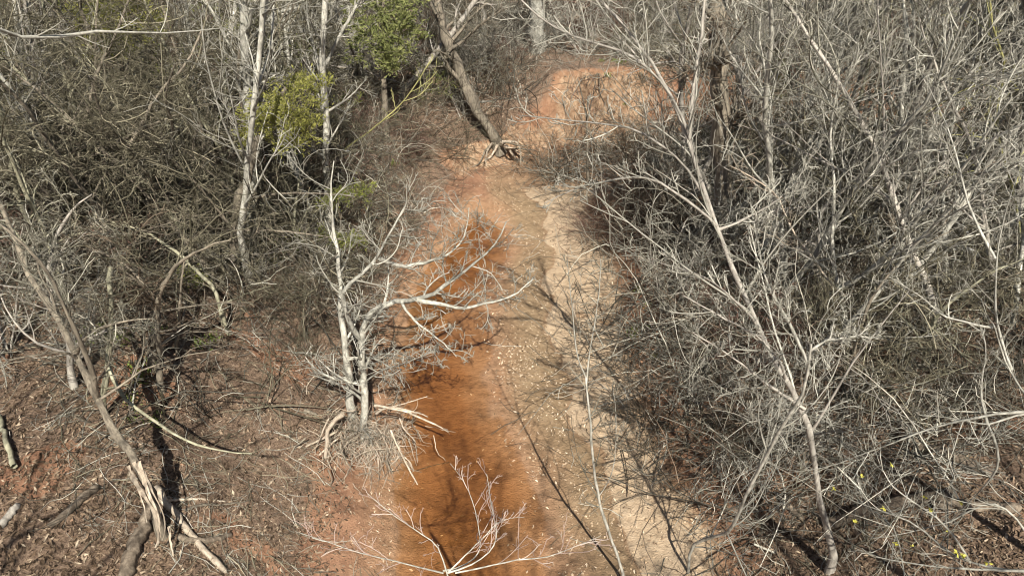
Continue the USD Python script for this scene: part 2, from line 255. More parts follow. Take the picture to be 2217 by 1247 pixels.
# the water surface: one sheet, the banks rise through it; it carries its own depth, which tints it
wy = np.arange(-11, 20.9, 0.1); nw = 50
wl, wr = edge(wy, 1) - 0.8, edge(wy, 2) + 1.3
wv = np.concatenate([np.stack([wl + (wr - wl) * s, wy, np.zeros_like(wy)], -1) for s in np.linspace(0, 1, nw)])
wf = np.array([[a * len(wy) + j, (a + 1) * len(wy) + j, (a + 1) * len(wy) + j + 1, a * len(wy) + j + 1] for a in range(nw - 1) for j in range(len(wy) - 1)])
wp = part("water", (wv, wf), "water", None, smooth=True, kind="structure", label="shallow clear creek water over orange red sand")
wd = np.clip(-terrain(wv[:, 0], wv[:, 1])[0] / 0.24, 0, 1)
UsdGeom.PrimvarsAPI(wp).CreatePrimvar("water_depth", Sdf.ValueTypeNames.FloatArray, "vertex").Set(Vt.FloatArray.FromNumpy(wd.astype(np.float32)))

# ------------------------------------------------------------------ points seen along a pixel's line of sight, at a chosen distance
def ray(u, v):
    a, b = (u - FW / 2) / FPX, (v - FH / 2) / FPX
    return np.array([a, math.cos(PITCH) - math.sin(PITCH) * b, -(math.sin(PITCH) + math.cos(PITCH) * b)])
def at(u, v, y):
    r = ray(u, v); return EYE + r * (y / r[1])
def on_ground(u, v):
    r = ray(u, v); t = np.arange(6.0, 90, 0.04); p = EYE + r * t[:, None]
    h = terrain(p[:, 0], p[:, 1])[0]
    k = int(np.argmax(p[:, 2] <= h)); return p[k]
def trace(pts, y0=None):
    """pts: (u, v, dy); the first stands on the ground unless y0 is given."""
    out = []
    if y0 is None:
        base = on_ground(pts[0][0], pts[0][1]); y0 = base[1]; out.append(base); pts = pts[1:]
    for u, v, dy in pts: out.append(at(u, v, y0 + dy))
    return np.array(out)
def smoothline(P, n):
    P = np.asarray(P, float); P = P[np.append(True, np.linalg.norm(np.diff(P, axis=0), axis=1) > 1e-4)]; s = np.concatenate([[0], np.cumsum(np.linalg.norm(np.diff(P, axis=0), axis=1))])
    from scipy.interpolate import PchipInterpolator
    return PchipInterpolator(s / s[-1], P)(np.linspace(0, 1, n))

# ------------------------------------------------------------------ wood: tubes and branching
def tubes(P, R, sides=3, cap=True):
    """P (n, k, 3) polylines, R (n, k) radii -> one (vertices, faces)"""
    P, R = np.asarray(P, float), np.asarray(R, float)
    n, k, _ = P.shape
    T = np.gradient(P, axis=1); T /= np.linalg.norm(T, axis=-1, keepdims=True) + 1e-12
    mt = P[:, -1] - P[:, 0]
    ref = np.where((np.abs(mt[:, 2]) < 0.8 * np.linalg.norm(mt, axis=1))[:, None], [0, 0, 1.0], [1.0, 0.13, 0])[:, None]
    A = np.cross(T, ref); A /= np.linalg.norm(A, axis=-1, keepdims=True) + 1e-12
    B = np.cross(T, A)
    ang = np.arange(sides) * 2 * np.pi / sides
    V = P[:, :, None] + R[:, :, None, None] * (np.cos(ang)[:, None] * A[:, :, None] + np.sin(ang)[:, None] * B[:, :, None])
    i, j, s = np.meshgrid(np.arange(n), np.arange(k - 1), np.arange(sides), indexing="ij")
    b = (i * k + j) * sides; s1 = (s + 1) % sides
    q = np.stack([b + s, b + sides + s, b + sides + s1, b + s1], -1).reshape(-1, 4)
    F = np.vstack([q[:, [0, 1, 2]], q[:, [0, 2, 3]]])
    tone = np.modf(np.abs(np.sin(P[:, 0, 0] * 127.1 + P[:, -1, 1] * 311.7 + P[:, -1, 2] * 74.7) * 43758.5453))[0]
    return np.concatenate([V.reshape(-1, 3), np.repeat(tone, k * sides)[:, None]], 1), F
def join(ms):
    ms = [m for m in ms if m is not None and len(m[0])]
    if not ms: return None
    at_ = np.cumsum([0] + [len(m[0]) for m in ms])
    return np.vstack([m[0] for m in ms]), np.vstack([m[1] + a for m, a in zip(ms, at_)])
def stem(P, r0, r1, rng, k=18, sides=8, knob=0.10, flare=0.35):
    """one trunk or limb with knots and a flared foot, rounded end"""
    L = smoothline(P, k)
    t = np.linspace(0, 1, k); R = r0 + (r1 - r0) * t
    R = R * (1 + knob * rng.standard_normal(k)) * (1 + flare * np.exp(-t * 14))
    L[1:-1] += rng.standard_normal((k - 2, 3)) * r0 * 0.16
    tip = L[-1] + (L[-1] - L[-2]) / (np.linalg.norm(L[-1] - L[-2]) + 1e-9) * r1 * 0.6
    L2 = np.vstack([L, tip]); R2 = np.append(R, r1 * 0.15)
    v, f = tubes(L2[None], R2[None], sides)
    v, tn = v[:, :3], v[:, 3:]
    v = v + (meshkit.noise(v * 6.0 / max(r0 * 6, 0.3), 5)[:, None] - 0.5) * r0 * 0.25
    return (np.concatenate([v, tn], 1), f), L, R
def sprout(rng, P, R, n, t0=0.2, t1=1.0, ang=50, angsd=14, L=0.4, Lsd=0.3, shape=0.5, rf=0.5, k=5, curv=0.25, jit=0.12, trop=0.25, rmin=0.003, Labs=None, flat=None):
    """child branches on each parent polyline, vectorised"""
    n0, K, _ = P.shape
    t = t0 + (t1 - t0) * (np.arange(n) + rng.random((n0, n))) / n
    x = np.clip(t * (K - 1), 0, K - 1.001); i = x.astype(int); f = (x - i)[..., None]
    rows = np.arange(n0)[:, None]
    p0 = P[rows, i] * (1 - f) + P[rows, i + 1] * f
    T = P[rows, i + 1] - P[rows, i]; T /= np.linalg.norm(T, axis=-1, keepdims=True) + 1e-12
    r0 = R[rows, i] * (1 - f[..., 0]) + R[rows, i + 1] * f[..., 0]
    plen = np.linalg.norm(np.diff(P, axis=1), axis=-1).sum(1)[:, None]
    ref = rng.standard_normal((n0, n, 3)); A = np.cross(T, ref); A /= np.linalg.norm(A, axis=-1, keepdims=True) + 1e-12
    a = np.radians(ang + angsd * rng.standard_normal((n0, n)))[..., None]
    D = np.cos(a) * T + np.sin(a) * A
    if flat is not None: D = D * (1, 1, flat)
    D = D.reshape(-1, 3); D /= np.linalg.norm(D, axis=1, keepdims=True) + 1e-12
    ln = (L * plen if Labs is None else Labs) * np.exp(Lsd * rng.standard_normal((n0, n))) * (1 - shape * t)
    ln = ln.reshape(-1); p = p0.reshape(-1, 3); m = len(p)
    C = rng.standard_normal((m, 3)) * curv
    out = [p]; d = D
    for j in range(k - 1):
        d = d + (C + jit * rng.standard_normal((m, 3)) * 2 + np.array([0, 0, trop])) / (k - 1) * 1.6
        d /= np.linalg.norm(d, axis=1, keepdims=True)
        p = p + d * (ln / (k - 1))[:, None]; out.append(p)
    Q = np.stack(out, 1)
    rs = np.clip(r0.reshape(-1) * rf, rmin, None)
    S = rs[:, None] + (rmin - rs[:, None]) * np.linspace(0, 1, k) ** 0.8
    return Q, S, ln
STYLES = {
    # n1 limbs on the trunk, n2 per limb, n3 twigs per branch, n4 twiglets per twig
    "slim": dict(n1=13, t0=0.28, ang=42, L1=0.34, n2=6, n3=4, n4=1, trop=0.45, curv=0.28, jit=0.14),
    "spread": dict(n1=11, t0=0.22, ang=58, L1=0.5, n2=7, n3=4, n4=1, trop=0.22, curv=0.45, jit=0.20),
    "arch": dict(n1=12, t0=0.12, ang=48, L1=0.45, n2=6, n3=4, n4=1, trop=0.10, curv=0.55, jit=0.14),
    "tangle": dict(n1=14, t0=0.15, ang=66, L1=0.4, n2=7, n3=4, n4=1, trop=-0.05, curv=0.75, jit=0.3),
}
def grow(tree, off, lines, rng, style, bark_m, twig_m, rmin=0.0032, n1=None, t0=None, L1=None, dens=1.0, l2=0.5, l3=0.58, keep=None, merge=False):
    """adds limbs (each a part with its side branches) and one part of fine twigs to a tree whose stems are LINES [(P, R)]"""
    s = dict(STYLES[style]); tw = []
    for key, val in (("n1", n1), ("t0", t0), ("L1", L1)):
        if val is not None: s[key] = val
    sm_parts, tips = [], []
    for P, R in lines:
        P1, R1, ln = sprout(rng, P[None], R[None], s["n1"], s["t0"], 0.98, s["ang"], 13, s["L1"], 0.22, 0.45, 0.5, 9, s["curv"], s["jit"], s["trop"], rmin * 1.5)
        if keep is not None:
            ok = keep(P1); P1, R1 = P1[ok], R1[ok]
        if not len(P1): continue
        P2, R2, _ = sprout(rng, P1, R1, max(2, round(s["n2"] * dens)), 0.18, 1.0, 48, 15, l2, 0.32, 0.5, 0.62, 6, s["curv"] * 1.1, s["jit"] * 1.2, s["trop"] * 0.8, rmin * 1.1)
        n2 = len(P2) // len(P1)
        if merge: tw += [tubes(P1, R1, 4), tubes(P2, R2, 3)]
        for q in range(0 if merge else len(P1)):
            m = join([tubes(P1[q:q + 1], R1[q:q + 1], 5), tubes(P2[q * n2:(q + 1) * n2], R2[q * n2:(q + 1) * n2], 3)])
            part("branch", m, twig_m if R1[q, 0] < 0.02 else bark_m, tree, smooth=True, off=off)
        P3, R3, _ = sprout(rng, P2, R2, max(2, round(s["n3"] * dens)), 0.12, 1.0, 46, 16, l3, 0.35, 0.4, 0.7, 5, s["curv"] * 1.2, s["jit"] * 1.5, s["trop"] * 0.7, rmin * 0.85)
        tw.append(tubes(P3, R3, 3))
        n4 = s["n4"]
        P4, R4, _ = sprout(rng, P3, R3, n4, 0.2, 0.95, 45, 15, 0.5, 0.3, 0.3, 0.8, 4, 0.3, 0.3, 0.1, rmin * 0.75)
        tw.append(tubes(P4, R4, 3)); tips.append(P4[:, -1]); tips.append(P3[:, -1])
    m = join(tw)
    if m is not None: part("twigs", m, twig_m, tree, smooth=True, kind="stuff", off=off)
    return np.vstack(tips) if tips else np.zeros((0, 3))
def blades(rng, pts, size, dirs=None, spread=1.0, wid=0.35):
    """small leaf-like triangles pairs at points"""
    n = len(pts); d = rng.standard_normal((n, 3)) * spread
    if dirs is not None: d = d + dirs
    d /= np.linalg.norm(d, axis=1, keepdims=True); s = np.cross(d, rng.standard_normal((n, 3))); s /= np.linalg.norm(s, axis=1, keepdims=True)
    nn = np.cross(d, s); l = size * np.exp(0.3 * rng.standard_normal((n, 1)))
    v = np.stack([pts, pts + d * l * 0.5 + s * l * wid * 0.5 + nn * l * 0.08, pts + d * l, pts + d * l * 0.5 - s * l * wid * 0.5 + nn * l * 0.08], 1).reshape(-1, 3)
    b = np.arange(n)[:, None] * 4; v = np.concatenate([v, np.repeat(rng.random(n), 4)[:, None]], 1)
    return v, np.vstack([b + [0, 1, 2], b + [0, 2, 3]])

def hero(name, label, cat, stems, bark_m, twig_m, style="slim", seed=1, limbs=(), **kw):
    """stems: [(points, r0, r1)]; the first begins at the tree's foot. limbs: traced limbs [(points, r0, r1)]"""
    rng = np.random.default_rng(seed)
    base = np.asarray(stems[0][0][0]) ; t = thing(name, label, cat, base); lines = []
    for q, (P, a, b) in enumerate(stems):
        P = np.array(P, float)
        if q == 0: P = np.vstack([P[0] - [0, 0, 0.25], P])
        m, Lp, Rp = stem(P, a, b, rng); part("trunk", m, bark_m, t, smooth=True, off=base); lines.append((Lp, Rp))
    for P, a, b in limbs:
        m, Lp, Rp = stem(P, a, b, rng, k=14, sides=6, flare=0.1); part("limb", m, bark_m, t, smooth=True, off=base); lines.append((Lp, Rp))
    tips = grow(t, base, lines, rng, style, bark_m, twig_m, **kw)
    return t, lines, tips, rng
# ------------------------------------------------------------------ the trees one can single out
# twin-stemmed tree at the water with white limbs reaching over the creek
A = trace([(793, 962, 0), (788, 831, 0.15), (781, 735, 0.3), (806, 676, 0.35), (850, 654, 0.4)])
yb = A[0][1]
lim = lambda pts: np.array([at(u, v, yb + d) for u, v, d in pts])
hero("creek_tree", "pale twin stemmed tree with white limbs reaching over the orange water", "tree",
     [(A, 0.078, 0.05), (trace([(766, 925, 0), (757, 860, 0.05), (750, 770, 0.1), (741, 690, 0.3), (736, 600, 0.5), (722, 500, 0.8), (716, 420, 1.0), (722, 350, 1.2)]), 0.085, 0.010)], "pale_bark", "pale_twig", "spread", 11,
     limbs=[(lim([(806, 676, .35), (850, 654, .4), (913, 646, .5), (983, 603, .7), (1033, 566, .9), (1073, 527, 1.1), (1096, 480, 1.3)]), .05, .012),
            (lim([(900, 648, .48), (935, 655, .4), (1000, 668, .4), (1040, 660, .5), (1090, 648, .7), (1155, 604, 1.0)]), .042, .010),
            (lim([(781, 735, .3), (740, 640, .1), (800, 575, .4), (857, 483, .7), (880, 440, .9)]), .05, .012),
            (lim([(870, 655, .4), (905, 700, .0), (950, 735, -.1), (988, 772, -.1)]), .028, .008),
            (lim([(822, 560, .5), (890, 575, .8), (950, 560, 1.0), (1005, 512, 1.3), (1015, 450, 1.5)]), .035, .008),
            (lim([(788, 831, .15), (830, 800, -.1), (880, 785, -.3), (945, 760, -.3)]), .02, .006)],
     n1=11, L1=0.32, rmin=0.0046, dens=0.8, t0=0.2, l2=.6, l3=.62)
# tall pale trees left of the creek
def on_tree(px, r0, r1, dys=None): return (trace([(u, v, 0.15 * i if dys is None else dys[i]) for i, (u, v) in enumerate(px)]), r0, r1)
hero("pale_tree", "tall pale straight trunk just left of the creek, nearest of the pale pair", "tree",
     [on_tree([(727, 566), (716, 480), (708, 380), (703, 250), (697, 120), (703, 0), (712, -160)], .10, .06)], "pale_bark", "pale_twig", "slim", 12,
     limbs=[(trace([(703, 145, .1), (735, 80, .2), (768, 20, .4), (800, -40, .5)], 17.2), .05, .025)], n1=16, t0=0.35, L1=.22, rmin=.0058)
hero("pale_tree", "tall pale forked trunk standing behind the cedar with the curved trunk", "tree",
     [on_tree([(547, 545), (543, 430), (541, 300), (531, 150), (524, 0), (520, -120)], .12, .075)], "pale_bark", "grey_twig", "slim", 13,
     limbs=[(trace([(533, 95, .1), (570, 55, .2), (610, 25, .3), (690, 12, .5), (760, 0, .6)], 18.4), .06, .02)], n1=16, t0=0.3, L1=.24, rmin=.006)
# the leaning tree on the far bank
Lp = trace([(1082, 318, 0), (1050, 268, .2), (1010, 192, .5), (980, 122, .8), (955, 50, 1.1), (938, -30, 1.4), (925, -120, 1.7)])
hero("leaning_tree", "thick rough leaning trunk with bare roots in the undercut far bank", "tree", [(Lp, .21, .14)], "brown_bark", "grey_twig", "spread", 14,
     limbs=[(trace([(1005, 183, .5), (965, 120, .5), (1000, 92, .8), (1050, 45, .8), (1100, 15, .8)], Lp[0][1]), .09, .03)], n1=10, t0=.4, L1=.3, rmin=.0065)
leaner = stage.GetPrimAtPath("/World/leaning_tree")
rng = np.random.default_rng(3)
for q in range(11):
    a = rng.uniform(-2.9, 0.4); b0 = Lp[0] + [0, 0, .15]
    pts = [b0]
    d = np.array([math.cos(a), 0.5 * math.sin(a) - 0.2, -0.1])
    for k in range(5):
        d = d + rng.standard_normal(3) * .35 + [0, 0, -.18]; d /= np.linalg.norm(d); pts.append(pts[-1] + d * .32)
    m, _, _ = stem(pts, .06, .012, rng, 12, 5, flare=.4); part("root", m, "bleached_wood" if q % 3 else "brown_bark", leaner, smooth=True, off=Lp[0])
hero("limb_tree", "grey tree behind the leaning trunk with one limb crossing it", "tree",
     [on_tree([(868, 215), (905, 160), (960, 95), (1010, 30), (1050, -30)], .13, .07, [0, .4, .8, 1.2, 1.8])], "grey_bark", "grey_twig", "spread", 15, n1=9, t0=.35, L1=.35, rmin=.0065)
hero("straight_tree", "thick pale straight trunk far behind the orange bluff", "tree",
     [on_tree([(1168, 112), (1162, 50), (1156, -30), (1150, -150)], .30, .25)], "pale_bark", "grey_twig", "slim", 16, n1=8, t0=.5, L1=.3, rmin=.007)
# right of the creek
P = trace([(1800, 1236, 0), (1787, 1131, .1), (1764, 1030, .2), (1757, 950, .3), (1742, 890, .4), (1704, 827, .6), (1644, 716, 1.0), (1620, 650, 1.3), (1587, 583, 1.6), (1557, 500, 2.0), (1520, 400, 2.3), (1490, 310, 2.5), (1440, 180, 2.8), (1370, 80, 3.0), (1290, -10, 3.2), (1210, -90, 3.4)])
yt = P[0][1]; lt = lambda pts: trace(pts, yt)
hero("leaning_grey_tree", "smooth grey tree leaning left in front of the right bank with a long bare crown", "tree", [(P, .054, .015)], "grey_bark", "pale_twig", "slim", 17,
     limbs=[(lt([(1552, 490, 2.0), (1480, 430, 2.0), (1400, 385, 2.1), (1300, 395, 2.3), (1180, 440, 2.4)]), 0.0225, 0.0060),
            (lt([(1540, 470, 2.1), (1450, 330, 2.2), (1350, 275, 2.4), (1240, 262, 2.6), (1120, 250, 2.7)]), 0.0225, 0.0060),
            (lt([(1640, 710, 1.0), (1580, 640, .8), (1500, 590, .8), (1430, 570, .9)]), 0.0195, 0.0060),
            (lt([(1700, 820, .6), (1640, 730, .2), (1570, 690, .1), (1480, 640, .2)]), 0.0195, 0.0060),
            (lt([(1742, 885, .4), (1660, 830, .3), (1580, 770, .2), (1500, 720, .2)]), 0.0225, 0.0060),
            (lt([(1556, 498, 2.0), (1620, 470, 2.1), (1700, 420, 2.4), (1760, 330, 2.6)]), 0.0225, 0.0060),
            (lt([(1490, 310, 2.5), (1500, 200, 2.7), (1520, 60, 2.9), (1530, -40, 3.0)]), 0.0263, 0.0150),
            (lt([(1500, 330, 2.5), (1380, 130, 2.6), (1200, 60, 2.8), (1100, -30, 3.0)]), 0.0225, 0.0090)], n1=10, L1=.24, t0=.25, rmin=.0046, dens=.75)
hero("shaggy_tree", "straight brown trunk with shaggy ridged bark behind the leaning grey tree", "tree",
     [on_tree([(1572, 540), (1566, 420), (1560, 260), (1556, 120), (1552, -40)], .21, .17)], "brown_bark", "brown_twig", "spread", 18, n1=9, t0=.45, L1=.3, rmin=.006)
hero("scarred_tree", "grey leaning tree with a bark scar and a fork high on the right bank", "tree",
     [on_tree([(1712, 400), (1690, 350), (1650, 262), (1594, 150), (1545, 45), (1505, -30)], .10, .055, [0, .2, .5, .9, 1.3, 1.6])], "grey_bark", "pale_twig", "slim", 19,
     limbs=[(trace([(1596, 152, .9), (1630, 90, .7), (1680, 40, .6), (1712, 0, .5)], 24.0), .05, .03)], n1=13, t0=.3, L1=.3, rmin=.006)
hero("thin_stem_tree", "tall thin curving grey stem in front of the shaggy trunk", "tree",
     [on_tree([(1545, 470), (1535, 416), (1510, 350), (1498, 280), (1515, 120), (1530, 0), (1540, -120)], .055, .03)], "grey_bark", "grey_twig", "slim", 20, n1=13, t0=.25, L1=.25, rmin=.005)
hero("dark_snag", "dark broken snag with a jagged top on the leaf covered right bank", "dead tree",
     [on_tree([(1915, 640), (1928, 570), (1937, 510), (1925, 466)], .11, .06)], "log_bark", "brown_twig", "tangle", 21, n1=5, L1=.5)
hero("arched_sapling", "slender pale sapling arching up from the bottom edge to a fork", "sapling",
     [on_tree([(1490, 1240), (1494, 1195), (1585, 1140), (1630, 1040), (1660, 985), (1695, 920), (1740, 848), (1750, 800), (1756, 745)], .026, .015, [0, 0, -.6, -.8, -.9, -1, -1.1, -1.1, -1.1])], "pale_bark", "pale_twig", "slim", 22,
     limbs=[(trace([(1752, 795, -1.1), (1720, 720, -1.0), (1660, 610, -.8), (1637, 510, -.6), (1625, 440, -.5)], on_ground(1490, 1240)[1]), .018, .006),
            (trace([(1754, 760, -1.1), (1800, 735, -1.1), (1860, 728, -1.0), (1900, 733, -1.0)], on_ground(1490, 1240)[1]), .016, .006)],
     n1=14, t0=.15, L1=.28, rmin=.0032)
# bare sapling on the sand bar
hero("sandbar_sapling", "lone bare sapling rising from the pale sand bar", "sapling",
     [on_tree([(1350, 1262), (1338, 1205), (1310, 1130), (1296, 1075), (1287, 1031), (1280, 940), (1268, 815)], .026, .014, [0, 0, .05, .05, .1, .1, .2])], "pale_bark", "grey_twig", "slim", 23,
     limbs=[(trace([(1270, 825, .2), (1274, 780, .2), (1288, 700, .3), (1298, 620, .3), (1300, 560, .3)], on_ground(1350, 1262)[1]), .012, .004),
            (trace([(1268, 815, .2), (1250, 770, .2), (1240, 680, .3), (1228, 560, .3)], on_ground(1350, 1262)[1]), .011, .004),
            (trace([(1296, 1075, .05), (1330, 1000, 0), (1334, 910, 0), (1325, 830, 0)], on_ground(1350, 1262)[1]), .008, .004)], n1=8, t0=.35, L1=.16, dens=.4, rmin=.0028)
# left: rough leaning tree with split wood at its foot
K = trace([(352, 1160, 0), (325, 1060, .1), (292, 1000, .2), (245, 930, .4), (208, 860, .6), (168, 770, .9), (110, 670, 1.2), (62, 585, 1.5), (20, 480, 1.8), (-30, 380, 2)])
hero("split_tree", "rough barked leaning tree with a splintered pale foot on the red slope", "tree", [(K, .066, .026)], "brown_bark", "grey_twig", "tangle", 24,
     limbs=[(trace([(210, 862, .6), (130, 640, .4), (60, 540, .4), (-20, 470, .5)], K[0][1]), .04, .012), (trace([(165, 765, .9), (250, 700, .7), (330, 690, .7)], K[0][1]), .03, .008)], n1=10, t0=.4, L1=.3)
spt = stage.GetPrimAtPath("/World/split_tree")
for px, a, b in (([(283, 1020, .1), (310, 1070, -.1), (335, 1110, -.2), (342, 1160, -.35), (336, 1185, -.4)], .032, .014), ([(300, 1000, .1), (328, 1080, -.1), (346, 1130, -.25), (343, 1175, -.35)], .024, .012),
                 ([(278, 1008, .12), (296, 1050, .0), (310, 1090, -.1), (318, 1130, -.2)], .018, .006), ([(312, 1020, .08), (336, 1075, -.12), (356, 1120, -.2), (352, 1168, -.3)], .014, .005), ([(290, 1000, .15), (318, 1062, -.05), (330, 1100, -.15)], .022, .005), ([(366, 1140, -.1), (371, 1180, -.2), (376, 1210, -.25), (398, 1226, -.3)], .018, .01)):
    m, _, _ = stem(trace(px, K[0][1]), a, b, rng, 12, 5, .2, .1); part("splinter", m, "bleached_wood", spt, smooth=40, off=K[0], label="pale splintered heartwood")
hero("curved_stem_tree", "smooth olive stem bending down into a long hanging curve", "tree",
     [(trace([(228, 900, 0), (226, 850, 0), (234, 790, .1), (236, 740, .15), (240, 640, .3), (238, 580, .5)]), .05, .03)], "olive_bark", "olive_twig", "arch", 25,
     limbs=[(trace([(235, 790, .1), (262, 850, -.2), (330, 908, -.5), (420, 960, -.7), (545, 982, -.8)], on_ground(228, 900)[1]), .035, .006)], n1=5, t0=.2, L1=.3)
hero("forked_sapling", "small dark forked sapling standing in front of the orange bluff", "sapling",
     [on_tree([(1272, 400), (1271, 330), (1270, 262), (1262, 215), (1250, 170)], .055, .02)], "brown_bark", "red_twig", "spread", 26, limbs=[(trace([(1270, 268, .1), (1282, 215, .1), (1292, 165, .1)], on_ground(1272, 400)[1]), .03, .012)], n1=7, t0=.3, L1=.3, dens=.7, rmin=.005)
# gnarled trees of the shaded hollow on the left and of the right slope
for lab, px, r0, r1, dy, bm, tm, sd in (
    ("low gnarled tree whose limbs lean right over the red slope, left of the cedar", [(330, 800), (340, 720), (345, 640), (400, 560), (500, 520)], .07, 0.010, -.1, "brown_bark", "olive_twig", 401),
    ("low dark gnarled tree at the left edge with a forked trunk", [(30, 560), (45, 500), (100, 430), (180, 350), (300, 290), (420, 230)], .10, 0.012, .2, "brown_bark", "grey_twig", 402),
    ("gnarled tree with a long pale limb rising to the right at the upper left", [(215, 420), (265, 340), (330, 320), (400, 245), (480, 155)], .085, 0.010, .25, "grey_bark", "grey_twig", 403),
    ("thin dark gnarled tree in the middle of the shaded hollow", [(350, 850), (345, 760), (330, 650), (250, 560), (180, 540)], .06, 0.009, .1, "brown_bark", "brown_twig", 404),
    ("twisted olive tree arching left across the hollow", [(490, 720), (470, 640), (400, 560), (300, 500), (200, 470)], .06, 0.007, .1, "olive_bark", "olive_twig", 405),
    ("twisted grey tree with drooping limbs beside the curved olive stem", [(160, 840), (150, 740), (110, 640), (120, 520), (200, 420)], .07, 0.009, .15, "grey_bark", "grey_twig", 406),
    ("dark leaning tree above the shaded hollow, below the long pale limb", [(420, 560), (380, 470), (300, 400), (180, 380), (60, 420)], .09, 0.010, .05, "brown_bark", "brown_twig", 407),
    ("gnarled dark tree among the logs on the right slope", [(1840, 860), (1850, 760), (1880, 660), (1960, 560), (2060, 500)], .045, 0.006, .1, "brown_bark", "olive_twig", 408),
    ("bent olive tree at the right of the bank below the white logs", [(2000, 800), (2020, 700), (2100, 620), (2217, 560)], .06, 0.009, .0, "olive_bark", "olive_twig", 409),
    ("crooked grey tree left of the broken snag", [(1790, 640), (1760, 560), (1780, 460), (1860, 380), (1900, 280)], .08, 0.010, .15, "grey_bark", "grey_twig", 410),
    ("grey crooked tree standing at the right edge above the white logs", [(2140, 640), (2130, 480), (2110, 330), (2040, 180), (1990, 40)], .06, 0.009, .2, "grey_bark", "pale_twig", 411),
    ("dark tangled tree behind the brown root mat", [(1480, 520), (1440, 440), (1430, 360), (1460, 260)], .07, 0.010, .2, "brown_bark", "brown_twig", 412)):
    hero("gnarled_tree", lab, "tree", [on_tree(px, r0, r1, [dy * i for i in range(len(px))])], bm, tm, "tangle", sd, n1=13, t0=.2, L1=.42, rmin=.0052, l2=.48, l3=.5)
hero("yellow_stemmed_sapling", "yellow green leaning stem crossing below the leaning trunk", "sapling", [on_tree([(735, 345), (800, 285), (873, 220), (905, 175), (930, 135)], .03, .015)], "vine_bark", "vine_twig", "slim", 27, n1=5, t0=.4, L1=.25, dens=.5, rmin=.005)
hero("yellow_stemmed_sapling", "yellow green twisting stem at the upper right edge", "sapling", [(trace([(2200, 560, 0), (2195, 420, 0), (2171, 334, .1), (2158, 240, .2), (2176, 150, .2), (2150, 60, .3), (2140, -30, .3)]), .025, .014)], "vine_bark", "vine_twig", "arch", 28, n1=9, t0=.3, L1=.25, dens=.6, rmin=.0045)
# cedars
def cedar(name, label, stems, seed, mat, clumps, n_blade=70, size=.075, group=None, wood="brown_bark", extra=None):
    """clumps: (centre, radius, how many sprays); sprays hang on small boughs from the trunk"""
    rng = np.random.default_rng(seed); base = np.array(stems[0][0][0], float); t = thing(name, label, "cedar", base, group)
    S = []
    for q, (P, a, b) in enumerate(stems):
        P = np.array(P, float)
        if q == 0: P = np.vstack([P[0] - [0, 0, .25], P])
        m, Lp, Rp = stem(P, a, b, rng); part("trunk", m, wood, t, smooth=True, off=base); S.append(Lp)
    T = np.vstack(S); fol = []
    for c, rad, n in clumps:
        c = np.asarray(c, float); j = T[np.argmin(np.linalg.norm(T - c - [0, 0, -.25], axis=1))]
        b, Lb, _ = stem([j, (j + c) / 2 + rng.standard_normal(3) * .08, c], .022, .006, rng, 8, 5); part("bough", b, wood, t, smooth=True, off=base)
        u = rng.standard_normal((n, 3)); u /= np.linalg.norm(u, axis=1, keepdims=True)
        e = c + u * rad * (rng.random((n, 1)) ** .45) * (1, 1, .62)
        n = max(6, int(n * (.62 if mat != "cedar_far" else .42))); e = c + (e[:n] - c) * 1.5; s0 = c + (e - c) * .2 + rng.standard_normal((n, 3)) * rad * .28
        tt = np.linspace(0, 1, 6)[:, None]
        Q = s0[:, None] + (e - s0)[:, None] * tt + rng.standard_normal((n, 6, 3)) * .012
        Q[:, :, 2] += .10 * rad * tt[:, 0] ** 2
        part("spray_twigs", tubes(Q, np.full((n, 6), .003) + .003 * (1 - tt[:, 0]), 3), wood, t, kind="stuff", off=base)
        n_blade_ = max(20, int(n_blade * .75)); ts = rng.random((n, n_blade_)) ** .7; pos = s0[:, None] + (e - s0)[:, None] * ts[..., None] + rng.standard_normal((n, n_blade_, 3)) * .045 * (.5 + ts[..., None])
        dr = np.repeat((e - s0)[:, None], n_blade_, 1); dr /= np.linalg.norm(dr, axis=-1, keepdims=True) + 1e-9
        part("foliage", off_(blades(rng, pos.reshape(-1, 3), size, dr.reshape(-1, 3) + [0, 0, .25], .55, .30), base), mat, t, kind="stuff")
    return t
def off_(m, o): return np.concatenate([m[0][:, :3] - o, m[0][:, 3:]], 1), m[1]
C = trace([(507, 592, 0), (512, 500, .05), (514, 440, .05), (536, 395, .2), (548, 330, .3), (580, 250, .5), (630, 180, .6)])
yc = C[0][1]; cl = lambda L: [(at(u, v, yc + d), r, n) for u, v, d, r, n in L]
cedar("cedar", "sunlit yellow green cedar with a thick curved trunk left of the creek",
      [(C, .13, .04), (trace([(514, 440, .05), (600, 420, .3), (700, 420, .1), (760, 425, -.2)], yc), .03, .01), (trace([(512, 500, .05), (600, 500, 0), (690, 510, -.2), (745, 520, -.3)], yc), .03, .01)], 31, "cedar_bright",
      cl([(640, 190, .6, .42, 30), (590, 235, .3, .48, 36), (640, 240, .1, .5, 40), (600, 270, .0, .45, 34), (660, 275, .2, .40, 28), (560, 270, .4, .35, 20), (685, 180, .5, .25, 12), (630, 300, .1, .35, 18), (540, 300, .4, .25, 10)]), 60, .07)
Y32 = on_ground(726, 590)[1] - .5
cedar("cedar", "ragged low cedar with thin green sprays beside the pale trunk at the creek", [(trace([(726, 590, 0), (735, 520, .1), (742, 430, .2), (748, 395, .3)]), .045, .015)], 32, "cedar_green",
      [(at(u, v, Y32 + d), r, n) for u, v, d, r, n in [(745, 420, 0, .33, 20), (785, 412, 0, .28, 14), (715, 430, .1, .26, 12), (750, 520, -.3, .34, 20), (770, 510, -.2, .26, 14), (700, 505, -.2, .25, 10), (640, 515, 0, .30, 14), (600, 545, -.2, .34, 16), (560, 540, 0, .3, 14)]], 55, .065)
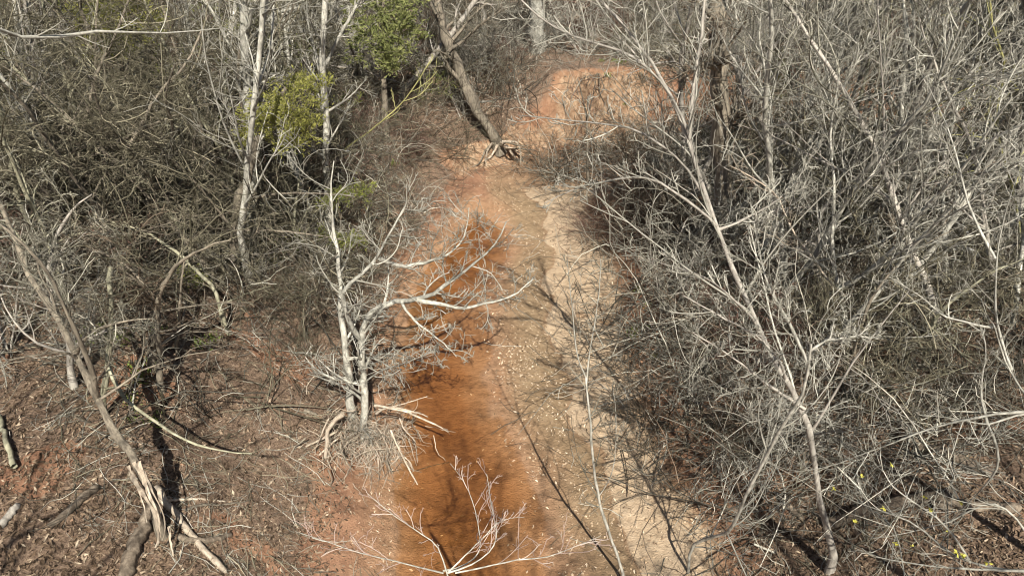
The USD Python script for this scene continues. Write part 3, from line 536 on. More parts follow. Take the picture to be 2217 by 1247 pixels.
Y33 = on_ground(270, 310)[1]; Y34 = on_ground(835, 300)[1]; Y35 = on_ground(925, 250)[1]
cedar("cedar", "bright green cedar top at the upper left behind the pale overhanging limb", [(trace([(270, 310, 0), (265, 150, .2), (262, 60, .4), (258, -20, .5)]), .10, .04)], 33, "cedar_bright",
      [(at(u, v, Y33 + d), r, n) for u, v, d, r, n in [(265, 40, 0, .75, 40), (220, 55, .2, .6, 28), (300, 25, .2, .6, 26), (255, 85, -.2, .6, 26), (190, 30, .3, .5, 18), (240, 110, 0, .55, 18), (330, 40, .4, .45, 14), (200, 100, .2, .5, 14), (270, 5, .2, .6, 22)]], 60, .11)
cedar("cedar", "tall green cedar standing beside the leaning trunk at the top", [(trace([(835, 300, 0), (832, 150, .1), (830, 60, .2), (828, -40, .3)]), .12, .05)], 34, "cedar_far",
      [(at(u, v, Y34 + d), r, n) for u, v, d, r, n in [(840, 60, 0, .85, 50), (800, 75, .2, .7, 34), (865, 80, .2, .7, 34), (850, 105, -.3, .7, 34), (820, 30, .2, .8, 34), (860, 20, .2, .7, 30), (790, 110, 0, .6, 22), (850, 130, -.2, .55, 20), (905, 10, .4, .6, 22), (800, 0, .4, .7, 24)]], 60, .12)
cedar("cedar", "small pale green cedar below the leaning trunk's crossing limb", [(trace([(925, 250, 0), (920, 190, .1), (915, 140, .2)]), .05, .02)], 35, "cedar_far",
      [(at(u, v, Y35 + d), r, n) for u, v, d, r, n in [(930, 180, 0, .6, 16), (955, 165, .1, .5, 12), (895, 150, .2, .55, 12), (965, 190, .0, .45, 10), (905, 200, .1, .45, 10)]], 45, .09)
cedar("cedar", "little dark cedar sprig standing in the shaded hollow on the left", [(trace([(385, 770, 0), (388, 700, .05), (392, 620, .1), (400, 560, .1)]), .035, .012)], 36, "cedar_green",
      [(at(u, v, 11.6 + d), r, n) for u, v, d, r, n in [(395, 670, 0, .22, 12), (405, 690, -.1, .18, 9), (388, 640, .1, .2, 9), (410, 610, .1, .2, 9), (400, 590, .1, .16, 7)]], 50, .055)

# limbs of trees that stand outside the frame
hero("overhanging_tree", "tree outside the frame whose pale limb crosses the top left corner", "tree",
     [([(-8.6, 6.0, 1.9), (-8.4, 6.3, 4.5), (-8.0, 6.8, 6.5), (-7.6, 7.3, 8.6)], .11, .07)], "pale_bark", "pale_twig", "slim", 41,
     limbs=[(np.vstack([[-7.9, 7.0, 7.3], trace([(-60, 40, 8.6), (0, 68, 9.0), (60, 80, 9.3), (140, 80, 9.6), (215, 68, 9.9), (300, 72, 10.2), (400, 70, 10.6), (490, 60, 11)], 0)]), .045, .007)],
     n1=7, t0=.3, L1=.13, dens=.35, rmin=.003)
for nm, lab, base, trunk_to, limbs, sd in (
    ("bare_tree", "bare treetop with upright knobbly twigs poking up at the bottom centre", (1.3, 2.4), (972, 1262, 3.9),
     [[(968, 1240, 3.9), (945, 1180, 4.1), (905, 1150, 4.2), (860, 1120, 4.3), (793, 1065, 4.5)], [(968, 1240, 3.9), (1045, 1165, 4.2), (1080, 1130, 4.3), (1135, 1120, 4.4)], [(960, 1235, 3.9), (1040, 1180, 4.3), (1025, 1090, 4.6), (975, 1003, 4.9)],
      [(968, 1240, 3.9), (1075, 1160, 4.2), (1062, 1080, 4.5), (1054, 1025, 4.7)], [(960, 1240, 3.9), (860, 1215, 4.0), (760, 1190, 4.2), (640, 1150, 4.4)], [(985, 1240, 3.9), (1100, 1215, 4.0), (1200, 1200, 4.2), (1300, 1160, 4.4)]], 42),
    ("bare_tree", "pale treetop with yellow buds spreading over the lower right corner", (6.2, 2.6), (2260, 1250, 4.4),
     [[(2260, 1240, 4.4), (2095, 1215, 4.6), (1961, 1125, 5.0), (1878, 1095, 5.2), (1787, 1058, 5.5)], [(2100, 1216, 4.6), (2000, 1100, 4.9), (1930, 1050, 5.2), (1905, 960, 5.5)], [(2250, 1240, 4.4), (2150, 1090, 4.8), (2050, 1130, 4.9), (1890, 1165, 5.1)],
      [(2230, 1235, 4.4), (2080, 1230, 4.5), (1920, 1210, 4.7), (1850, 1185, 4.9)]], 43),
    ("bare_tree", "pale treetop radiating from a hub at the right edge above the budding twigs", (7.6, 3.4), (2260, 890, 5.6),
     [[(2260, 890, 5.6), (2210, 897, 5.6), (2138, 918, 5.6), (2060, 905, 5.7), (1990, 898, 5.8)], [(2250, 890, 5.6), (2050, 918, 5.6), (1900, 970, 5.7), (1800, 1008, 5.8), (1700, 1022, 6.0)], [(2138, 918, 5.6), (2125, 830, 5.8), (2135, 760, 5.9), (2115, 690, 6.1)],
      [(2138, 918, 5.6), (2155, 1020, 5.5), (2110, 1075, 5.6), (2035, 1145, 5.8)], [(2260, 900, 5.6), (2180, 790, 6.0), (2150, 700, 6.2), (2120, 740, 6.3)], [(2190, 800, 6.0), (2155, 640, 6.3), (2165, 520, 6.5), (2217, 340, 6.8)],
      [(2150, 710, 6.2), (2060, 690, 6.4), (1990, 640, 6.6), (1925, 600, 6.8)], [(2155, 560, 6.4), (2100, 450, 6.8), (2060, 300, 7.2), (2000, 170, 7.6)]], 44)):
    rngn = np.random.default_rng(sd); b = np.array([base[0], base[1], ground_z(*base)[0]])
    hub = at(*trunk_to)
    Ls = [(trace(l, 0), .016 if sd != 42 else .008, .0026) for l in limbs]
    Ls = [(np.vstack([hub, P]) if i == 0 else P, a, c) for i, (P, a, c) in enumerate(Ls)]
    t, lines, tips, _ = hero(nm, lab, "tree", [(np.array([b, b + (hub - b) * .4 + [.1, 0, .4], hub]), .06, .03)], "pale_bark", "pale_twig" if sd != 42 else "red_pale_twig", "slim", sd, limbs=Ls, n1=10 if sd != 43 else 9, t0=.25, L1=.24, dens=.5 if sd != 42 else .4, rmin=.0022)
    if sd == 43:
        sel = tips[rngn.random(len(tips)) < .03]
        part("buds", off_(blades(rngn, np.repeat(sel, 7, 0), .035, None, 1, .6), b), "bud_yellow", t, kind="stuff", label="tufts of yellow green spring buds")

# ------------------------------------------------------------------ fallen wood
def log(label, px, r0, r1, mat, seed=1, name="log", lift=.6, cat="log", sprigs=0, dy=None):
    rngl = np.random.default_rng(seed); P = []
    for i, (u, v) in enumerate(px):
        p = on_ground(u, v).copy(); p[2] = ground_z(p[0], p[1])[0] + r0 * lift; P.append(p)
    P = np.array(P)
    t = thing(name, label, cat, P[0]); m, L, R = stem(P, r0, r1, rngl, 16, 7, .07, .1); part("wood", m, mat, t, smooth=True, off=P[0])
    if sprigs:
        p1, q1, _ = sprout(rngl, L[None], R[None], sprigs, .15, .95, 60, 15, .3, .3, .3, .45, 7, .3, .2, .15, .004)
        for k in range(sprigs): part("stub", tubes(p1[k:k + 1], q1[k:k + 1], 4), mat, t, smooth=True, off=P[0])
    return t
log("bleached split log running from the splintered tree to the bottom edge", [(338, 1060), (372, 1105), (400, 1140), (440, 1190), (490, 1240)], .055, .04, "bleached_wood", 51)
log("dark rotten log lying on the red clay at the lower left", [(108, 1146), (150, 1110), (185, 1080), (212, 1060)], .045, .06, "log_bark", 52)
log("grey half buried trunk at the bottom edge below the splintered tree", [(332, 1100), (312, 1150), (290, 1200), (278, 1250)], .08, .11, "log_bark", 53)
log("short grey broken branch at the left edge of the slope", [(0, 1150), (20, 1120), (42, 1098)], .05, .05, "grey_bark", 54, cat="branch")
log("pale horizontal dead branch lying right of the splintered tree", [(366, 1086), (420, 1085), (490, 1088)], .022, .012, "bleached_wood", 55, cat="branch", sprigs=3)
log("thin dead branch lying crooked below the pale horizontal one", [(400, 1110), (440, 1098), (480, 1094), (545, 1083)], .022, .01, "brown_bark", 56, cat="branch", sprigs=3)
log("leaf covered log lying across the slope at the bottom left", [(385, 1165), (440, 1172), (500, 1160)], .05, .04, "log_bark", 57)
log("lichen covered slanting stem standing at the left edge", [(36, 1018), (20, 970), (4, 910)], .04, .035, "olive_bark", 58, cat="branch", lift=2)
log("pale fallen log behind the curved cedar trunk", [(570, 398), (610, 365), (660, 350), (760, 348)], .11, .07, "white_log_bark", 59, sprigs=4, lift=2)
log("white barked log lying on the right slope, uppermost of the pale logs", [(1838, 475), (1870, 482), (1895, 490)], .09, .08, "white_log_bark", 60)
log("long grey fallen trunk below the broken snag", [(1955, 515), (2010, 532), (2060, 545), (2110, 560)], .11, .10, "white_log_bark", 61)
log("pale broken branch leaning on the long grey fallen trunk", [(2030, 490), (2055, 510), (2080, 536)], .075, .06, "white_log_bark", 62, lift=4, cat="branch")
log("short white log near the middle of the right slope", [(1922, 590), (1955, 597), (1990, 590)], .08, .07, "white_log_bark", 63)
log("pale broken log at the right edge of the slope", [(2152, 566), (2172, 585), (2188, 606)], .07, .06, "white_log_bark", 64)
log("grey fallen trunk lying on the upper right bank", [(1780, 215), (1800, 245), (1835, 275)], .14, .12, "white_log_bark", 65)
log("pale fallen limb with side branches on the upper right", [(1990, 165), (2030, 205), (2075, 240)], .10, .09, "white_log_bark", 66, sprigs=4)
log("long dark log among the shadows at the lower right", [(1790, 1140), (1860, 1118), (1960, 1092), (2060, 1080)], .09, .10, "log_bark", 67)
log("dark log slanting behind the pale radiating treetop", [(1955, 955), (2000, 975), (2050, 995), (2140, 1030)], .10, .08, "log_bark", 68)
log("dark log lying along the lower right corner", [(2020, 1095), (2100, 1100), (2200, 1105)], .08, .08, "log_bark", 69)
log("short dark log beneath the yellow budded twigs", [(1690, 1080), (1710, 1105), (1735, 1125)], .06, .05, "log_bark", 70)
log("pale stick lying half in the water's edge", [(900, 1022), (930, 1012), (972, 1003)], .012, .008, "log_bark", 71, "stick", cat="stick")
log("weathered plank like piece of wood above the driftwood pile", [(658, 890), (685, 902)], .04, .035, "brown_bark", 72, "stick", cat="stick")

# driftwood against the twin stems
sticks = [("longest pale driftwood pole pointing out over the orange water", [(812, 878, -.1), (868, 888, -.35), (912, 905, -.4), (970, 934, -.45)], .026, .014),
          ("crooked grey driftwood stick with a forked end above the long pole", [(820, 885, 0), (880, 872, -.1), (925, 858, -.1)], .014, .006), 
          ("short thick pale driftwood stick lying over the pole", [(815, 895, -.1), (855, 882, -.25), (900, 892, -.3), (926, 902, -.3)], .022, .012),
          ("bent driftwood stick dipping towards the water", [(865, 905, -.3), (880, 935, -.5), (900, 957, -.5)], .014, .008),
          ("pale driftwood stick hanging down the left face of the pile", [(846, 930, -.35), (870, 985, -.6), (904, 1048, -.8)], .022, .014),
          ("thick weathered driftwood root curving down left of the twin stems", [(742, 895, -.2), (712, 930, -.35), (705, 985, -.5), (672, 1030, -.6)], .05, .025),
          ("flat brown driftwood stick reaching left from the pile", [(725, 935, -.3), (672, 962, -.4), (622, 985, -.5)], .026, .014),
          ("pale thin driftwood root bending beside the weathered root", [(712, 905, -.3), (692, 950, -.5), (683, 985, -.5), (695, 1022, -.6)], .014, .009),
          ("dark driftwood branch reaching down to the slope", [(730, 950, -.4), (690, 985, -.5), (645, 1020, -.6), (618, 1035, -.6)], .02, .012),
          ("small pale curled driftwood root at the right of the pile", [(868, 985, -.5), (888, 1000, -.55), (896, 1020, -.5), (885, 1000, -.6)], .012, .008),
          ("straight driftwood stick lying across the foot of the pile", [(770, 990, -.5), (815, 972, -.55), (862, 968, -.5)], .016, .01),
          ("driftwood stick hanging straight down in front of the stems", [(818, 990, -.5), (822, 1050, -.7), (828, 1100, -.8)], .011, .007)]
for q, (lab, px, a, b) in enumerate(sticks):
    P = trace(px, yb); t = thing("driftwood_stick", lab, "stick", P[0]); rg = np.random.default_rng(80 + q)
    m, L, R = stem(P, a, b, rg, 12, 6, .1, .1); part("wood", m, "bleached_wood", t, smooth=True, off=P[0])
    p1, q1, _ = sprout(rg, L[None], R[None], 3, .3, .95, 50, 15, .22, .3, .2, .5, 5, .4, .3, 0, .003); part("twigs", tubes(p1, q1, 3), "bleached_wood", t, smooth=True, off=P[0])
rg = np.random.default_rng(99); pc = A[0] + [0, -.15, .15]; n = 700
s = pc + rg.standard_normal((n, 3)) * (.46, .30, .26) + [-.05, 0, .12]
d = rg.standard_normal((n, 3)) * (1, .7, .6) + [0, -.4, -.55]; d /= np.linalg.norm(d, axis=1, keepdims=True)
Q = [s]; 
for k in range(5):
    d = d + rg.standard_normal((n, 3)) * .28 + [0, 0, -.06]; d /= np.linalg.norm(d, axis=1, keepdims=True); Q.append(Q[-1] + d * (.06 + .10 * rg.random((n, 1))))
Q = np.stack(Q, 1); rr = np.clip(.003 + .003 * rg.standard_exponential(n), .003, .013)[:, None] * np.linspace(1, .45, 6)
t = thing("driftwood_pile", "tangled heap of flood debris and roots against the twin stems at the water", "driftwood", pc, kind="stuff")
part("debris", tubes(Q[:480], rr[:480], 4), "bleached_wood", t, smooth=True, off=pc, kind="stuff"); part("roots", tubes(Q[480:], rr[480:] * 1.3, 4), "brown_bark", t, smooth=True, off=pc, kind="stuff")
rg = np.random.default_rng(123); hx = rg.uniform(-.5, 6.0, 64); hy = np.zeros(64)
for k in range(64):
    yy = np.arange(24.0, 28.0, .05); zz = ground_z(np.full_like(yy, hx[k]), yy); hy[k] = yy[min(int(np.argmax(zz > zz.max() * .86)), len(yy) - 1)]
hp = np.stack([hx, hy - .02, ground_z(hx, hy) + .03], -1); d = np.stack([rg.normal(0, .8, 64), np.full(64, -.55), rg.normal(-.2, .3, 64)], -1); Q = [hp]; hl = .05 + .3 * rg.random((64, 1)) ** 2
for k in range(6): d = d + rg.standard_normal((64, 3)) * .42 + [0, .05, -.36]; d /= np.linalg.norm(d, axis=1, keepdims=True); Q.append(Q[-1] + d * hl)
t = thing("hanging_roots", "fringe of bare roots hanging over the lip of the orange bluff", "roots", hp[0], kind="stuff"); part("roots", tubes(np.stack(Q, 1), .006 + .018 * rg.random((64, 1)) ** 2 * np.linspace(1, .4, 7), 4), "brown_bark", t, smooth=True, off=hp[0], kind="stuff")
# bleached root standing in the sand
P = trace([(1253, 722, 0), (1250, 708, 0), (1246, 690, 0), (1242, 668, 0), (1243, 650, .05)])
t = thing("bleached_root", "small bleached twisted root standing upright in the sand", "root", P[0]); m, L, R = stem(np.vstack([P[0] - [0, 0, .1], P]), .045, .018, rg, 12, 6, .25, .2); part("wood", m, "bleached_wood", t, smooth=True, off=P[0])
m, _, _ = stem([P[1], P[1] + [.12, -.05, .06], P[1] + [.17, -.05, .2]], .025, .01, rg, 8, 5, .2, .1); part("fork", m, "bleached_wood", t, smooth=True, off=P[0])


# ------------------------------------------------------------------ the wood: one tree of each kind, then copies
def proto_tree(name, label, group, h, r, style, bark_m, twig_m, seed, lean=.12, n_stem=1, loc=(0, 0, 0), **kw):
    rg = np.random.default_rng(seed); t = thing(name, label, "tree" if name.endswith("tree") else "shrub", (0, 0, 0), group); lines = []
    for q in range(n_stem):
        a = rg.uniform(0, 2 * math.pi); ln = lean if n_stem == 1 else rg.uniform(.2, .75)
        d = np.array([math.cos(a) * ln, math.sin(a) * ln, 1]); d /= np.linalg.norm(d); p = np.array([0, 0, -.25]); P = [p]; hh = h * (1 if n_stem == 1 else rg.uniform(.6, 1.05))
        for k in range(6):
            d = d + rg.standard_normal(3) * .13 * (1, 1, .2) + [0, 0, .06]; d /= np.linalg.norm(d); p = p + d * hh / 6; P.append(p)
        m, L, R = stem(P, r * (1 if n_stem == 1 else rg.uniform(.6, 1)), r * .25, rg, 16, 6 if n_stem > 1 else 7); part("trunk" if n_stem == 1 else "stem", m, bark_m, t, smooth=True); lines.append((L, R))
    grow(t, (0, 0, 0), lines, rg, style, bark_m, twig_m, **kw)
    return t.GetPrim() if not isinstance(t, Usd.Prim) else t
LG, RG, FG = "bare trees of the wood left of the creek", "bare trees of the wood right of the creek", "bare trees of the wood behind the bluff"
kinds = [
    ("slim_tree", "slim pale bare tree", 9.5, .085, "slim", "pale_bark", "pale_twig", 201, {}),
    ("slim_tree", "slim grey bare tree", 8.0, .07, "slim", "grey_bark", "grey_twig", 202, {}),
    ("broad_tree", "spreading grey bare tree", 8.5, .085, "spread", "grey_bark", "grey_twig", 203, {}),
    ("broad_tree", "spreading brown bare tree", 7.5, .085, "spread", "brown_bark", "brown_twig", 204, {}),
    ("gnarled_tree", "gnarled dark bare tree", 5.5, .06, "tangle", "brown_bark", "olive_twig", 205, {}),
    ("arching_tree", "arching olive bare tree", 5.5, .06, "arch", "olive_bark", "olive_twig", 206, {}),
    ("slim_tree", "slim pale bare tree", 6.5, .055, "slim", "pale_bark", "pale_twig", 207, {"dens": .85}),
]
protos = []
for nm, lab, h, r, st, bm, tm, sd, kw in kinds:
    protos.append((proto_tree(nm, lab, None, h, r, st, bm, tm, sd, rmin=.0054, **kw), lab, nm))
shrub_kinds = [("bare_shrub", "pale bare shrub", 3.0, .022, "arch", "grey_bark", "pale_twig", 211, 6), ("bare_shrub", "reddish bare shrub", 2.2, .016, "tangle", "brown_bark", "red_twig", 212, 7),
               ("bare_shrub", "olive bare shrub", 2.6, .018, "tangle", "olive_bark", "olive_twig", 213, 6)]
sprotos = []
for nm, lab, h, r, st, bm, tm, sd, ns in shrub_kinds:
    sprotos.append((proto_tree(nm, lab, None, h, r, st, bm, tm, sd, n_stem=ns, n1=6, dens=.7, rmin=.0048, merge=True), lab, nm))
def proj(p):
    d = np.asarray(p) - EYE; fwd = d[..., 1] * math.cos(PITCH) - d[..., 2] * math.sin(PITCH); dn = -d[..., 2] * math.cos(PITCH) - d[..., 1] * math.sin(PITCH)
    return FW / 2 + FPX * d[..., 0] / fwd, FH / 2 + FPX * dn / fwd
HERO = []
for q in stage.GetPseudoRoot().GetChildren()[0].GetChildren():
    if q.GetName().split("_0")[0] in ("creek_tree", "pale_tree", "leaning_tree", "leaning_grey_tree", "shaggy_tree", "scarred_tree", "split_tree", "cedar", "curved_stem_tree", "straight_tree", "thin_stem_tree"):
        o = np.array(q.GetAttribute("xformOp:translate").Get())
        for c in q.GetChildren():
            if c.GetName().split("_0")[0] in ("trunk",): HERO.append(np.array(c.GetAttribute("points").Get())[::5] + o)
HERO = np.vstack(HERO); hu, hv = proj(HERO); htree = cKDTree(np.stack([hu, hv], -1))
def hides(x, y, z, h, px=42):
    """whether a plant standing here would stand in the way of one of the singled out trunks"""
    n = 0
    for f in (.3, .6, .9):
        u, v = proj(np.array([x, y, z + h * f])); k = htree.query_ball_point([u, v], px)
        if len(k) and (HERO[k, 1] > y + .3).any(): n += 1
    return n > 0
used = set()
LAND = [(on_ground(*px)[:2], nm) for px, nm in (((1572, 540), "the shaggy brown trunk"), ((507, 592), "the curved cedar trunk"), ((1915, 640), "the broken dark snag"), ((352, 1160), "the splintered tree"), ((1800, 1236), "the leaning grey tree"),
        ((1082, 318), "the leaning trunk with bare roots"), ((793, 962), "the driftwood pile"), ((1380, 500), "the brown root mat"), ((1275, 330), "the orange bluff"), ((2010, 532), "the long grey fallen trunk"), ((1712, 400), "the scarred tree"),
        ((270, 250), "the upper left cedar"), ((835, 215), "the tall far cedar"), ((1168, 112), "the thick far pale trunk"), ((30, 560), "the dark gnarled tree at the left edge"), ((385, 770), "the shaded cedar sprig"), ((1960, 1092), "the long dark log"), ((1835, 275), "the upper right fallen trunk"), ((2070, 240), "the pale fallen limb"))]
def where_is(x, y):
    d = [math.hypot(x - p[0], y - p[1]) for p, _ in LAND]; k = int(np.argmin(d)); dx, dy = x - LAND[k][0][0], y - LAND[k][0][1]
    side = ("right of" if dx > 0 else "left of") if abs(dx) > abs(dy) else ("behind" if dy > 0 else "in front of")
    return ("close " if d[k] < 2.2 else "well " if d[k] > 5 else "") + side + " " + LAND[k][1]
def put(pr, label, group, x, y, rng, smin=.8, smax=1.2, tilt=7):
    z = ground_z(x, y)[0]; rot = (rng.normal(0, tilt), rng.normal(0, tilt), rng.uniform(0, 360)); s = rng.uniform(smin, smax)
    if pr.GetPath() not in used:
        used.add(pr.GetPath()); place(pr, (x, y, z), rot, s); tag(pr, label, None, group)
    else: copy_of(pr, label, (x, y, z), rot, s, group)
rng = np.random.default_rng(77)
pts = []
for _ in range(9000):
    y = rng.uniform(9, 47); x = rng.uniform(-.79 * y - 1.5, .79 * y + 1.5)
    if x < 0 and y < 13.5 and x > -.62 * y: continue
    if x > 0 and y < 10: continue
    sdv = terrain(np.array([x]), np.array([y]), False)[1][0]
    if sdv < (2.4 if y < 24 else 1.6): continue
    if y < 24 and hides(x, y, 2, 5, 30): continue
    if 22 < y < 29 and -4 < x < 8: continue
    md = 1.25 if y < 24 else 1.5
    if any((x - a) ** 2 + (y - b) ** 2 < md * md for a, b in pts): continue
    pts.append((x, y))
    if len(pts) >= 215: break
def extra(n, xr, yr, md):
    k = 0
    for _ in range(4000):
        y = rng.uniform(*yr); x = rng.uniform(*xr)
        if terrain(np.array([x]), np.array([y]), False)[1][0] < 1.5 or hides(x, y, 2, 4, 26) or any((x - a) ** 2 + (y - b) ** 2 < md * md for a, b in pts): continue
        pts.append((x, y)); k += 1
        if k >= n: break
extra(34, (4.5, 12), (9.6, 18), .85); extra(24, (-12, -4.5), (12.0, 17), .8)
for x, y in pts:
    lft = x < -1; far = y > 27 and -6 < x < 9
    w = np.array([1.6, 2.5, 2, 3, 4, 3, 1.2]) if lft else np.array([2.5, 3, 2, 1.5, 2.5, 2, 3.0])
    if y < 17: w = w * ([.6, .8, .25, .2, 1.2, 1.4, 1.5] if lft else [1.6, 1, .15, .1, .5, .8, 4])
    k = rng.choice(7, p=w / w.sum()); pr, lab, nm = protos[k]
    put(pr, f"{lab} {where_is(x, y)}", lab + "s of the wood", x, y, rng)
gp, glab, _ = protos[4]
for x, y in ((-9.0, 11.8), (-7.6, 11.9), (-6.3, 12.6), (-4.4, 12.8), (-10.6, 12.6), (-8.9, 13.9), (-9.8, 13.2), (-8.2, 12.4), (-7.0, 13.6), (-5.6, 13.2), (-6.4, 15.2), (-8.6, 15), (-10.5, 15.2), (-4.9, 15.6), (-11.8, 13.8), (-7.6, 17), (-5.2, 18), (-9.9, 17.2), (-12.5, 16.2), (-4.6, 13.9), (7.5, 12.5), (9.5, 14.5), (6.8, 15.5), (11.5, 16.5), (9, 17.5)):
    put(gp, f"{glab} {where_is(x, y)}", glab + "s of the wood", x, y, rng, .75, 1.15, 14)
# trees on the near bank behind the camera: only their shadows reach the picture
for q, (x, y, s_) in enumerate(((-4.6, -1.2, 1.35), (-7.8, 0.2, 1.3), (-10.5, 1.4, 1.2), (-2.6, -4.5, 1.5), (4.4, -.8, 1.25), (7.5, .6, 1.2), (2.6, -5, 1.45))):
    pr = protos[2 if q % 2 == 0 else 1][0]; copy_of(pr, ("spreading" if q % 2 == 0 else "slim") + " grey tree on the near bank behind the viewpoint", (x, y, ground_z(x, y)[0]), (0, 0, 50 * q), s_, "trees of the near bank outside the frame")
# single shrubs along the banks
spts = []
for _ in range(6000):
    y = rng.uniform(8.5, 30); x = rng.uniform(-.8 * y - 2, .8 * y + 2)
    if x < 0 and y < 12.2 and x > -.75 * y: continue
    sdv = terrain(np.array([x]), np.array([y]), False)[1][0]
    if hides(x, y, 1.5, 2.2): continue
    if sdv < (.9 if x > 0 or y < 13 else .35) or (24 < y < 27.5 and 1 < x < 5.2): continue
    if any((x - a) ** 2 + (y - b) ** 2 < 1.0 for a, b in spts): continue
    spts.append((x, y))
    if len(spts) >= 170: break
for x, y in spts:
    k = rng.choice(3, p=[.42, .30, .28]); pr, lab, nm = sprotos[k]
    put(pr, f"{lab} {where_is(x, y)}", lab + "s along the banks", x, y, rng, .7, 1.25, 9)
# dark little cedars scattered in the wood on the left
cp = cedar("small_cedar", "small dull green cedar in the wood left of the creek", [(np.array([[0, 0, 0], [.05, 0, 1.0], [0, .05, 2.0], [.03, 0, 3.0]]), .05, .012)], 37, "cedar_green",
           [((rng.normal(0, .45), rng.normal(0, .45), zc), .42 - .06 * zc + .1, 12) for zc in np.linspace(.5, 2.9, 11)], 40, .08)
cp = cp if isinstance(cp, Usd.Prim) else cp.GetPrim(); tag(cp, None, None, "small cedars in the left wood")
cl_ = [(-12, 22), (-15, 24), (-10.5, 27), (-17, 29), (-9, 19.5), (-13.5, 18), (-8.5, 23.5), (-20, 27), (-7, 28.5), (-6, 20)]
for q, (x, y) in enumerate(cl_):
    z = ground_z(x, y)[0]; s = rng.uniform(.7, 1.2)
    if q == 0: place(cp, (x, y, z), (0, 0, 40), s); tag(cp, f"small dull green cedar {where_is(x, y)}")
    else: copy_of(cp, f"small dull green cedar {where_is(x, y)}", (x, y, z), (0, 0, rng.uniform(0, 360)), s, "small cedars in the left wood")
cr = [(9.5, 20), (12, 23), (10, 26), (15, 25), (14, 19), (18, 27)]
for x, y in cr: copy_of(cp, f"small dull green cedar {where_is(x, y)}", (x, y, ground_z(x, y)[0]), (0, 0, rng.uniform(0, 360)), rng.uniform(.5, .8), "small cedars in the right wood")

# ------------------------------------------------------------------ undergrowth that nobody could count
def quat(yaw, nx=None, ny=None):
    q = np.zeros((len(yaw), 4)); q[:, 0] = np.cos(yaw / 2); q[:, 3] = np.sin(yaw / 2); return q
def qmul(a, b):
    w, x, y, z = a.T; W, X_, Y_, Z_ = b.T
    return np.stack([w * W - x * X_ - y * Y_ - z * Z_, w * X_ + x * W + y * Z_ - z * Y_, w * Y_ - x * Z_ + y * W + z * X_, w * Z_ + x * Y_ - y * X_ + z * W], -1)
def tiltq(nrm):
    ax = np.stack([-nrm[:, 1], nrm[:, 0], np.zeros(len(nrm))], -1); w = 1 + nrm[:, 2]
    q = np.concatenate([w[:, None], ax], -1); return q / np.linalg.norm(q, axis=1, keepdims=True)
def scatter(name, label, cat, meshes, pos, q, sc, pick):
    I = UsdGeom.PointInstancer.Define(stage, "/World/" + name); pr = I.GetPrim(); tag(pr, label, cat, None, "stuff")
    for i, (m, mat, nm) in enumerate(meshes):
        part(nm, m, mat, pr, smooth=True); 
    I.CreatePrototypesRel().SetTargets([c.GetPath() for c in pr.GetChildren()])
    I.CreatePositionsAttr(Vt.Vec3fArray.FromNumpy(pos.astype(np.float32)))
    I.CreateOrientationsAttr(Vt.QuathArray([Gf.Quath(float(a), float(b), float(c), float(d)) for a, b, c, d in q]))
    I.CreateScalesAttr(Vt.Vec3fArray.FromNumpy(np.repeat(sc[:, None], 3, 1).astype(np.float32)))
    I.CreateProtoIndicesAttr(Vt.IntArray.FromNumpy(pick.astype(np.int32)))
def normals_at(x, y):
    e = .15; zx = (ground_z(x + e, y) - ground_z(x - e, y)) / (2 * e); zy = (ground_z(x, y + e) - ground_z(x, y - e)) / (2 * e)
    n = np.stack([-zx, -zy, np.ones_like(zx)], -1); return n / np.linalg.norm(n, axis=1, keepdims=True)
def clump(seed, n, h, r, spread, k=7):
    rg = np.random.default_rng(seed); P0 = np.concatenate([rg.standard_normal((n, 2)) * spread, np.full((n, 1), -.05)], 1)
    a = rg.uniform(0, 2 * np.pi, n); el = rg.uniform(.25, 1.3, n); d = np.stack([np.cos(a) * np.cos(el), np.sin(a) * np.cos(el), np.sin(el)], -1)
    L = h * np.exp(.35 * rg.standard_normal(n)); C = rg.standard_normal((n, 3)) * .5 - [0, 0, .9]; Q = [P0]
    for j in range(k - 1):
        d = d + C / (k - 1) + rg.standard_normal((n, 3)) * .14; d /= np.linalg.norm(d, axis=1, keepdims=True); Q.append(Q[-1] + d * (L / (k - 1))[:, None])
    Q = np.stack(Q, 1); R = r * np.exp(.3 * rg.standard_normal(n))[:, None] * np.linspace(1, .35, k)
    P2, R2, _ = sprout(rg, Q, R, 4, .15, 1, 48, 16, .42, .35, .4, .7, 5, .5, .3, .15, .0052)
    P3, R3, _ = sprout(rg, P2, R2, 1, .15, .8, 42, 14, .8, .3, .3, .8, 4, .4, .3, .1, .0044)
    return join([tubes(Q, R, 3), tubes(P2, R2, 3), tubes(P3, R3, 3)])
rng = np.random.default_rng(5)
def brush_density(x, y):
    z, sd, bf = terrain(x, y)
    d = .72 + .9 * fb(x, y, .35, 3, 21)
    d *= np.where((x < 0) & (y > 12.6), ss(-.1, .9, sd + .5 * fb(x, y, .8, 2, 22)), ss(np.where(y < 12.5, -.5, .2), np.where(y < 12.5, .7, 1.4), sd + .8 * fb(x, y, .8, 2, 22)))
    d *= np.where((x < 0) & (y < 13), np.clip((y - 10.6) / 2.0, .04, 1), 1)
    d *= np.where((x > 1.2) & (x < 4.4) & (y > 24.3) & (y < 27.2), .06, 1) * np.where((x > -3.5) & (x <= 1.2) & (y > 21) & (y < 23.2), .2, 1)
    d *= np.where((x > 3) & (y > 10.5) & (y < 25), .46, .85)
    d *= np.where((x < -3.6) & (y > 11.4) & (y < 15.5), 1.5, 1)
    return np.where((sd < .2) & (y > 21.5) & (x > .6), .8, d), z, sd
